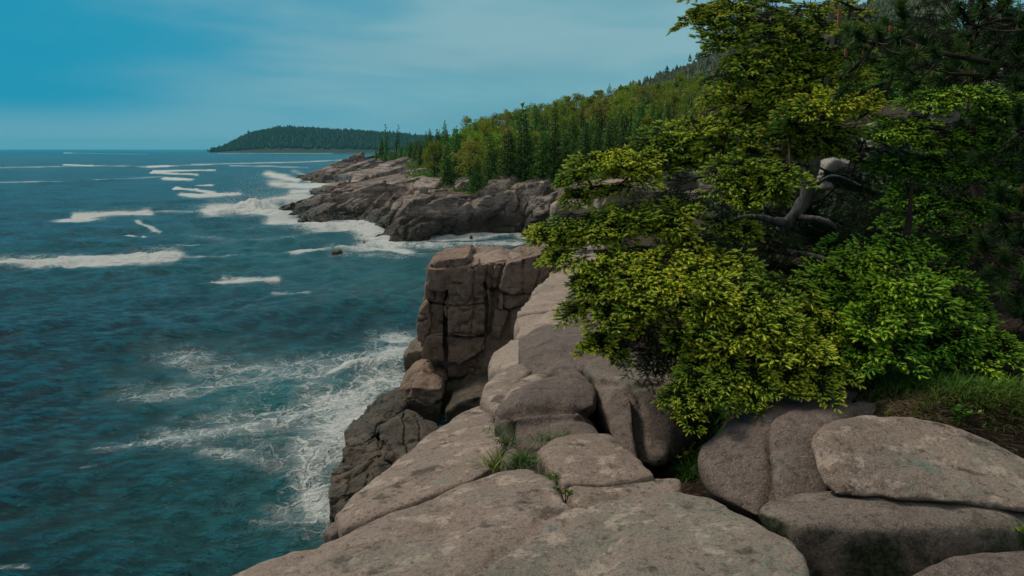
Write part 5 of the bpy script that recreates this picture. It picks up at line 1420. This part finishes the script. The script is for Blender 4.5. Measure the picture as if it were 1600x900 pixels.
rt = [(1540, 560, 7.2, .06), (1530, 400, 7.2, .055), (1525, 250, 7.3, .045), (1520, 100, 7.4, .035), (1515, -150, 7.5, .015)]
rg = [(1470, 150, 6.2, 40, 22, 12), (1520, 140, 6.2, 46, 20, 14), (1570, 165, 6.2, 46, 20, 12), (1420, 195, 6.3, 50, 24, 14), (1480, 205, 6.2, 50, 24, 14), (1540, 210, 6.2, 50, 26, 14), (1400, 250, 6.4, 40, 16, 8), (1455, 255, 6.3, 50, 20, 14), (1520, 265, 6.2, 50, 24, 14), (1580, 250, 6.2, 40, 30, 10),
      (1425, 300, 6.2, 40, 14, 8), (1480, 310, 6.1, 50, 18, 12), (1540, 330, 6.1, 46, 24, 12), (1430, 335, 6.0, 46, 12, 8), (1590, 320, 6.1, 36, 28, 8), (1400, 90, 6.6, 50, 30, 8), (1370, 165, 6.6, 36, 24, 8), (1500, 380, 6.1, 50, 18, 8),
      (1450, 100, 8.0, 110, 60, 22, 1), (1530, 250, 8.0, 120, 60, 24, 1), (1570, 60, 8.0, 110, 60, 18, 1), (1420, 20, 8.0, 110, 50, 16, 1), (1500, 400, 7.6, 140, 50, 20, 1), (1600, 400, 7.4, 70, 80, 14, 1), (1440, 330, 8, 80, 20, 6, 1), (1420, 380, 7.6, 120, 34, 22, 1), (1350, 400, 7.6, 90, 34, 18, 1), (1370, 340, 7.9, 60, 30, 10, 1), (1400, 120, 8.4, 110, 70, 30, 1), (1540, 120, 8.6, 100, 90, 40, 1), (1490, 20, 8.6, 130, 60, 30, 1), (1380, 240, 8.2, 50, 24, 6, 1)]
b_ = P(1540, 560, 7.2)
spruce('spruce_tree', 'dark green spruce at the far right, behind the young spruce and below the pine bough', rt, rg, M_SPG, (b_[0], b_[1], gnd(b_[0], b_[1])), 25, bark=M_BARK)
print('NEAR TRIS', NSH)

# ------------------------------------------------------------------ pine
M_PINE = shootmat('pine_needles', [(0.0, (.020, .05, .014)), (.5, (.06, .13, .025)), (1.0, (.14, .23, .045))], .15)
s = NT('pine_candle'); M_CAN = s.fin(s.mix(s.noise(60, 3, .6), (.30, .13, .06), (.16, .08, .035)), .8)
def pine():
    rng = np.random.RandomState(8)
    base = P(1700, 640, 5.6); base[2] = gnd(base[0], base[1])
    root = empty('pine_tree', tuple(base)); tag(root, 'dark long-needled pine reaching in from the right edge with reddish upright candles', 'tree')
    path = spline([P(1700, 640, 5.6) * [1, 1, 0] + [0, 0, base[2] - .1], P(1690, 400, 5.5), P(1680, 100, 5.4), P(1670, -300, 5.4)], 20)
    V, Fq = tube(path - base, np.linspace(.10, .05, 20), 10, rng)
    link('trunk', mesh_from('trunk', V, [Fq], [M_BARK], True), root)
    NV = np.array([[0, -.012, 0], [0, .012, 0], [1, 0, 0]]); NF = np.array([[0, 1, 2]])
    boughs = [([(1680, 140, 5.4), (1600, 108, 5.1), (1530, 95, 4.9), (1450, 78, 4.8), (1395, 60, 4.75), (1360, 70, 4.7)],
               [(1345, 75), (1330, 55), (1370, 50), (1390, 80), (1405, 55), (1360, 95), (1425, 85), (1400, 105), (1440, 60), (1335, 100), (1415, 40)]),
              ([(1680, 60, 5.4), (1620, 40, 5.1), (1570, 30, 5.0), (1520, 45, 4.9)], [(1505, 50), (1530, 25), (1555, 55), (1580, 20), (1595, 60), (1545, 80), (1520, 75), (1590, 90), (1570, 0), (1540, 5), (1500, 15), (1615, 40)]),
              ([(1680, 160, 5.4), (1620, 130, 5.2), (1560, 120, 5.0), (1480, 115, 4.95)], [(1480, 110), (1510, 125), (1550, 110), (1590, 130), (1460, 125), (1605, 110)]),
              ([(1680, 230, 5.3), (1630, 215, 5.0), (1590, 205, 4.8)], [(1590, 195), (1605, 230), (1575, 225), (1610, 180)]),
              ([(1690, 460, 5.4), (1640, 440, 5.0), (1590, 425, 4.7), (1560, 415, 4.6)], [(1560, 405), (1585, 380), (1600, 420), (1570, 450), (1595, 470), (1550, 430), (1605, 350)]),
              ([(1690, 380, 5.4), (1640, 350, 5.1), (1600, 340, 4.9), (1560, 345, 4.9)], [(1570, 340), (1595, 310), (1605, 370), (1545, 360)]),
              ([(1690, 560, 5.4), (1640, 520, 4.9), (1600, 500, 4.6)], [(1590, 490), (1610, 530), (1580, 520)])]
    for pts, tufts in boughs:
        limb = spline([P(*q) for q in pts], 16)
        parts = [tube(limb - base, np.linspace(.022, .008, 16), 7, rng)]
        O, D, L, T, cand = [], [], [], [], []
        tips = [(a + rng.normal(0, 5), b + rng.normal(0, 5), 0) for a, b in tufts] + [(a + rng.normal(0, 28), b + rng.normal(0, 22), 1) for a, b in tufts]
        for a, b, q in tips:
            i = rng.randint(4, 16)
            e = P(a, b, limb[i][1] + rng.normal(0, .22))
            i = np.argmin(np.linalg.norm(limb - e, axis=1)); i = max(3, i - 1)
            seg = spline([limb[i], (limb[i] + e) / 2 - [0, 0, .02], e], 7)
            parts.append(tube(seg - base, np.linspace(.006, .003, 7), 5))
            d = e - limb[i]; d = d / (np.linalg.norm(d) + 1e-6) + [0, -.1, .35]; d /= np.linalg.norm(d)
            n = 240
            t = rng.rand(n); rr = rng.normal(0, 1, (n, 3)); rr /= np.linalg.norm(rr, axis=1, keepdims=True)
            O.append(e + d * (t[:, None] - .7) * .11); D.append(d * .75 + rr * .85); L.append(rng.uniform(.055, .09, n)); T.append(np.clip(t * rng.uniform(.3, 1), 0, 1))
            if not q and rng.rand() < .35: cand.append((e + d * .02, np.array([rng.normal(0, .1), 0, 1.0]), rng.uniform(.04, .08)))
        V, Fs = join(parts); br = link('branch', mesh_from('branch', V, Fs, [M_BARK], True), root)
        O, D, L, T = map(np.concatenate, (O, D, L, T))
        V, Fc, tp = instance(NV, NF, O, D, L, np.full(len(O), .30), rng.uniform(0, 6, len(O)), None, T)
        link('needles', mesh_from('needles', V - base, Fc, [M_PINE], False, {'tip': tp}), br)
        for o_, d_, l_ in cand:
            V, Fq = tube(np.array([o_, o_ + d_ * l_ * .5, o_ + d_ * l_]) - base, [.007, .009, .003], 6)
            link('candle', mesh_from('candle', V, [Fq], [M_CAN], True), root)
    for a, b, Y, l_ in ((1311, 42, 4.75, .13), (1322, 88, 4.7, .05), (1392, 50, 4.7, .04)):
        o_ = P(a, b, Y)
        V, Fq = tube(np.array([o_, o_ + [-.004, 0, l_ * .5], o_ + [-.01, 0, l_]]) - base, [.009, .012, .004], 6)
        link('candle', mesh_from('candle', V, [Fq], [M_CAN], True), root)
pine()

# ------------------------------------------------------------------ grass and small plants
M_GR = shootmat('grass', [(0.0, (.03, .05, .012)), (.5, (.085, .15, .015)), (1.0, (.24, .26, .04))], .3)
M_DG = shootmat('deep_grass', [(0.0, (.02, .05, .012)), (.5, (.06, .17, .02)), (1.0, (.17, .31, .035))], .3)
def blades(O, D, L, wd, rng, bend=.6):
    """curved tapering blades, 4 segments"""
    n = len(O); ks = np.linspace(0, 1, 5)
    D = D / np.linalg.norm(D, axis=1, keepdims=True)
    hd = rng.normal(0, 1, (n, 3)); hd[:, 2] = 0; hd /= np.linalg.norm(hd, axis=1, keepdims=True)
    h2 = D * [1, 1, 0]; m = np.linalg.norm(h2, axis=1) > .2; hd[m] = (h2 / (np.linalg.norm(h2, axis=1, keepdims=True) + 1e-9))[m]
    S = np.cross(D, hd + [0, 0, .01]); S /= np.linalg.norm(S, axis=1, keepdims=True) + 1e-9
    bd = (bend * rng.uniform(.3, 1.3, n))[:, None, None]
    C_ = O[:, None] + L[:, None, None] * (D[:, None] * ks[None, :, None] + bd * (hd[:, None] * .5 + np.array([0, 0, -.75])) * (ks ** 2)[None, :, None])
    w = wd * (1 - ks ** 1.5)[None, :, None] * .5 + .0003
    V = np.stack([C_ - S[:, None] * w, C_ + S[:, None] * w], 2).reshape(n, 10, 3)
    f = np.array([[0, 1, 3, 2], [2, 3, 5, 4], [4, 5, 7, 6], [6, 7, 9, 8]])
    Fc = (f[None] + (np.arange(n) * 10)[:, None, None]).reshape(-1, 4)
    tp = (rng.uniform(.1, .9, n)[:, None] * .6 + np.repeat(ks, 2)[None] * .45).ravel()
    return V.reshape(-1, 3), Fc, np.clip(tp, 0, 1)
def tuft(name, label, cat, c, n, r, l, mat, seed, wd=.006, flat=.8, lean=(0, 0, 0), group=None, kind=None):
    rng = np.random.RandomState(seed)
    c = np.asarray(c, float)
    O = np.stack([rng.normal(0, r, n), rng.normal(0, r, n), np.full(n, -.01)], 1)
    D = np.stack([rng.normal(0, flat, n), rng.normal(0, flat, n), np.ones(n)], 1) + lean
    V, Fc, tp = blades(O, D, rng.uniform(.5, 1.1, n) * l, wd, rng)
    o = link(name, mesh_from(name, V, Fc, [mat], False, {'tip': tp})); o.location = tuple(c)
    tag(o, label, cat, group, kind)
PLc = (-1.66, 0.08, -0.09)
tuft('grass_tuft', 'bright green grass tuft spilling out where the rock cracks meet', 'grass tuft', R(818, 722, PLc), 110, .035, .15, M_GR, 1, .008, .9)
tuft('grass_tuft', 'brownish green grass tuft in the left arm of the crack, by the loose stone', 'grass tuft', R(775, 728, PLc), 50, .03, .18, M_GR, 2, .006, .7, (-.2, 0, 0))
tuft('grass_tuft', 'short grass tuft up the crack beside the rounded mound', 'grass tuft', R(795, 692, PLc), 60, .03, .12, M_GR, 3, .007, .8)
tuft('grass_tuft', 'thin line of grass along the top edge of the flat rock panel', 'grass tuft', R(850, 688, PLc), 60, .06, .13, M_GR, 4, .006, .9)
tuft('grass_tuft', 'little grass sprig at the right end of the line above the flat panel', 'grass tuft', R(875, 683, PLc), 35, .05, .10, M_GR, 44, .006, .9)
tuft('grass_tuft', 'sparse small green leaves down the crack toward its bottom end', 'grass tuft', R(862, 745, PLc), 50, .02, .07, M_GR, 5, .007, 1.0)
tuft('grass_tuft', 'dark grass in the narrow crack above the tufts, by the triangular slab', 'grass tuft', R(778, 672, PLc), 35, .04, .10, M_DG, 6, .006, .9)
def leafy(label, c, n, l, mat, seed, s_=.03):
    rng = np.random.RandomState(seed)
    c = np.asarray(c, float)
    root = empty('leafy_plant', tuple(c)); tag(root, label, 'plant')
    st, O, D, L = [], [], [], []
    for k in range(max(3, n // 9)):
        d = np.array([rng.normal(0, .5), rng.normal(0, .5), 1]); e = d * l * rng.uniform(.6, 1.1)
        pts = spline([(0, 0, -.02), e * .5 + [0, 0, .02], e], 6); st.append(tube(pts, np.linspace(.003, .0012, 6), 4))
        for j in range(9):
            t = pts[rng.randint(2, 6)]
            O.append(t); q = rng.normal(0, 1, 3); q[2] = abs(q[2]) * .5; D.append(q); L.append(rng.uniform(.7, 1.3) * s_)
    V, Fs = join(st); link('stem', mesh_from('stem', V, Fs, [mat], True, {'tip': np.full(len(V), .3)}), root)
    O, D, L = np.array(O), np.array(D), np.array(L)
    V, Fc, tp = instance(LEAF, LEAFF, O, D, L, L * .9, rng.uniform(-.6, .6, len(O)), None, rng.uniform(.4, 1, len(O)))
    link('leaves', mesh_from('leaves', V, Fc, [mat], False, {'tip': tp}), root)
def on_ground(px, py, dz=0):
    xc = (px - 800.0) / F; yc = (450.0 - py) / F
    d = np.array([xc, CP + yc * SP, -SP + yc * CP])
    Ys = np.linspace(1.5, 14, 1200); X = d[0] * Ys / d[1]; Z = H + d[2] * Ys / d[1]
    g, _ = nearz(X, Ys); w = np.where(g >= Z)[0]; i = w[0] if len(w) else 1199
    return np.array([X[i], Ys[i], g[i] + dz])
leafy('tiny bright sprout at the bottom end of the crack between the slabs', R(883, 784, PLc), 18, .07, M_GR, 1, .022)
leafy('small green seedling growing alone on the bare soil at the right', on_ground(1495, 668), 60, .09, M_DG, 2, .028)
leafy('yellow-green leafy sprig at the right edge above the lichen topped boulder', P(1592, 850, 2.75), 24, .10, M_GR, 3, .028)
leafy('bright leafy weeds in the gap between the mossy sided boulder and the humped boulder', on_ground(1095, 655) + [0, 0, .1], 130, .22, M_DG, 4, .032)
leafy('low brownish weeds at the bottom of the gap beside the humped boulder', on_ground(1070, 735) + [0, 0, .04], 90, .14, M_GR, 5, .018)
leafy('leafy weeds halfway down the gap beside the humped boulder', on_ground(1080, 700) + [0, 0, .08], 90, .16, M_GR, 6, .022)
def meadow(name, label, regions, mat, seed, l, wd=.006, flat=.5, cat='grass'):
    rng = np.random.RandomState(seed); O = []
    for px, py, rx, ry, n in regions:
        g = on_ground(px, py)
        k = g[1] / F
        m = int(n)
        x = g[0] + rng.normal(0, rx * k * .6, m); y = g[1] + rng.normal(0, ry * k * 2.2, m)
        z, _ = nearz(x, y); O.append(np.stack([x, y, z - .01], 1))
    O = np.concatenate(O); n = len(O)
    D = np.stack([rng.normal(0, flat, n), rng.normal(0, flat, n) - .1, np.ones(n)], 1)
    V, Fc, tp = blades(O, D, rng.uniform(.4, 1.15, n) * l, wd, rng)
    tag(link(name, mesh_from(name, V, Fc, [mat], False, {'tip': tp})), label, cat, kind='stuff')
meadow('grass', 'fresh green grass fringing the soil in front of the young spruce', [(1370, 590, 50, 12, 500), (1430, 600, 50, 12, 700), (1480, 600, 40, 12, 400), (1540, 610, 50, 14, 600), (1590, 620, 30, 16, 400), (1330, 580, 40, 10, 300), (1500, 618, 70, 10, 500)], M_DG, 1, .11)
meadow('yellow_grass', 'straggly yellow-green grass along the edge of the bare soil', [(1545, 632, 40, 8, 220), (1500, 618, 60, 6, 160), (1590, 640, 20, 8, 120), (1400, 606, 50, 5, 120)], M_GR, 2, .12)
meadow('weeds', 'dark tall grass in the gap under the lowest spruce branches', [(1110, 665, 25, 10, 320), (1130, 640, 25, 10, 260), (1090, 690, 16, 12, 260), (1080, 720, 14, 12, 200), (1075, 745, 14, 6, 160), (1160, 630, 26, 8, 160)], M_DG, 3, .22)
# litter on the soil and in the cracks
def litter():
    rng = np.random.RandomState(5); O = []
    for px, py, rx, ry, n in [(1450, 630, 90, 10, 700), (1540, 660, 60, 16, 1200), (1590, 700, 40, 16, 500), (1050, 740, 30, 6, 500), (930, 655, 30, 14, 500), (1000, 735, 40, 5, 250)]:
        g = on_ground(px, py); k = g[1] / F
        x = g[0] + rng.normal(0, rx * k * .6, n); y = g[1] + rng.normal(0, ry * k * 2.5, n)
        z, _ = nearz(x, y); O.append(np.stack([x, y, z + .004], 1))
    O = np.concatenate(O); n = len(O); a = rng.uniform(0, 6.28, n)
    V, Fc, tp = blades(O, np.stack([np.cos(a), np.sin(a), rng.uniform(0, .35, n)], 1), rng.uniform(.02, .09, n), .004, rng, .05)
    s = NT('litter'); t = s.attr('tip'); s.fin(s.mix(t, (.05, .032, .02), (.24, .16, .10)), .9)
    tag(link('dead_needles', mesh_from('dead_needles', V, Fc, [s.m], False, {'tip': tp})), 'brown dead needles and twigs scattered over the bare soil', 'litter', kind='stuff')
litter()
def undergrowth():
    """dim bushy growth on the slope behind the near trees"""
    rng = np.random.RandomState(12); O, D, L = [], [], []
    for i in range(900):
        Y = rng.uniform(8.6, 26); u = rng.uniform(.27, .8); x = u * Y
        z, _ = nearz(np.array([x]), np.array([Y])); q = rng.randint(25, 50); r_ = rng.uniform(.25, .6)
        v = rng.normal(0, 1, (q, 3)); v[:, 2] = np.abs(v[:, 2]); v /= np.linalg.norm(v, axis=1, keepdims=True)
        O.append(np.array([x, Y, z[0]]) + v * r_ * rng.uniform(.5, 1, (q, 1))); D.append(v + rng.normal(0, .5, (q, 3))); L.append(rng.uniform(.04, .09, q) * (1 + Y / 30))
    O, D, L = map(np.concatenate, (O, D, L))
    V, Fc, tp = instance(LEAF, LEAFF, O, D, L, L, rng.uniform(0, 6.28, len(O)), None, rng.uniform(0, .8, len(O)))
    tag(link('undergrowth', mesh_from('undergrowth', V, Fc, [leafmat('dim_leaves', (.012, .03, .009), (.045, .09, .018), 0, .1)], False, {'tip': tp})), 'dim green bushes on the slope behind the near spruces', 'undergrowth', kind='stuff')
undergrowth()
def back_rock(px, py, Y, w, h, label, seed, mat=M_GREY):
    r = random.Random(seed); k = Y / F; c = P(px, py, Y)
    pts = [c + np.array([math.cos(a) * w * k * .5 * r.uniform(.85, 1.15), (.3 + .3 * math.sin(a * 2)) * w * k, math.sin(a) * h * k * .5 * r.uniform(.8, 1.1)]) for a in np.linspace(0, 6.0, 9)]
    pts += [p + np.array([0, w * k * .6, 0]) for p in pts] + [c + np.array([s_ * w * k * .5, w * k * .3, -h * k * 1.6]) for s_ in (-1, 1)]
    put_rock('boulder', label, 'boulder', [np.array(pts)], voxel=max(.03, w * k / 40), rnd=3, amp=.05, scale=.5, cut=.03, mat=mat, seed=seed)
back_rock(1322, 258, 10.5, 60, 26, 'pale grey boulder glimpsed through the gap right of the crooked trunk', 301)
back_rock(1490, 142, 12, 40, 34, 'small pale grey rock showing through the boughs below the pine', 302)
back_rock(1590, 112, 12.5, 60, 24, 'pale rock peeping out at the right edge under the pine bough', 303)
back_rock(1000, 300, 13, 130, 40, 'long pale rock seen through the branches of the yellow-green arm', 304, M_PALE)
back_rock(1065, 266, 14, 70, 20, 'thin pale rock ledge in the gap between the upper and lower left boughs', 305)
back_rock(1400, 200, 12, 60, 30, 'light rock broken up by twigs in the middle of the right-hand foliage', 306)
back_rock(890, 325, 30, 60, 26, 'rounded pinkish rock just above the leftmost spruce tip', 307, M_PALE)
back_rock(1580, 320, 11, 70, 20, 'dim grey rock at the right edge behind the dark spruce', 308)

# ------------------------------------------------------------------ sea haze
def haze():
    x0, x1, y0, y1, z0, z1 = -9000, 3000, -40, 14000, -6, 170
    q = np.array([[x0, y0, z0], [x1, y0, z0], [x1, y1, z0], [x0, y1, z0], [x0, y0, z1], [x1, y0, z1], [x1, y1, z1], [x0, y1, z1]], float)
    f = np.array([[0, 3, 2, 1], [4, 5, 6, 7], [0, 1, 5, 4], [1, 2, 6, 5], [2, 3, 7, 6], [3, 0, 4, 7]])
    m = bpy.data.materials.new('haze'); m.use_nodes = True; t = m.node_tree; t.nodes.clear()
    o = t.nodes.new('ShaderNodeOutputMaterial'); v = t.nodes.new('ShaderNodeVolumePrincipled')
    v.inputs['Color'].default_value = (.15, .78, 1.0, 1); v.inputs['Density'].default_value = 0.00006; v.inputs['Anisotropy'].default_value = 0.0
    t.links.new(v.outputs[0], o.inputs['Volume'])
    tag(link('haze', mesh_from('haze', q, f, [m])), kind='stuff')
haze()
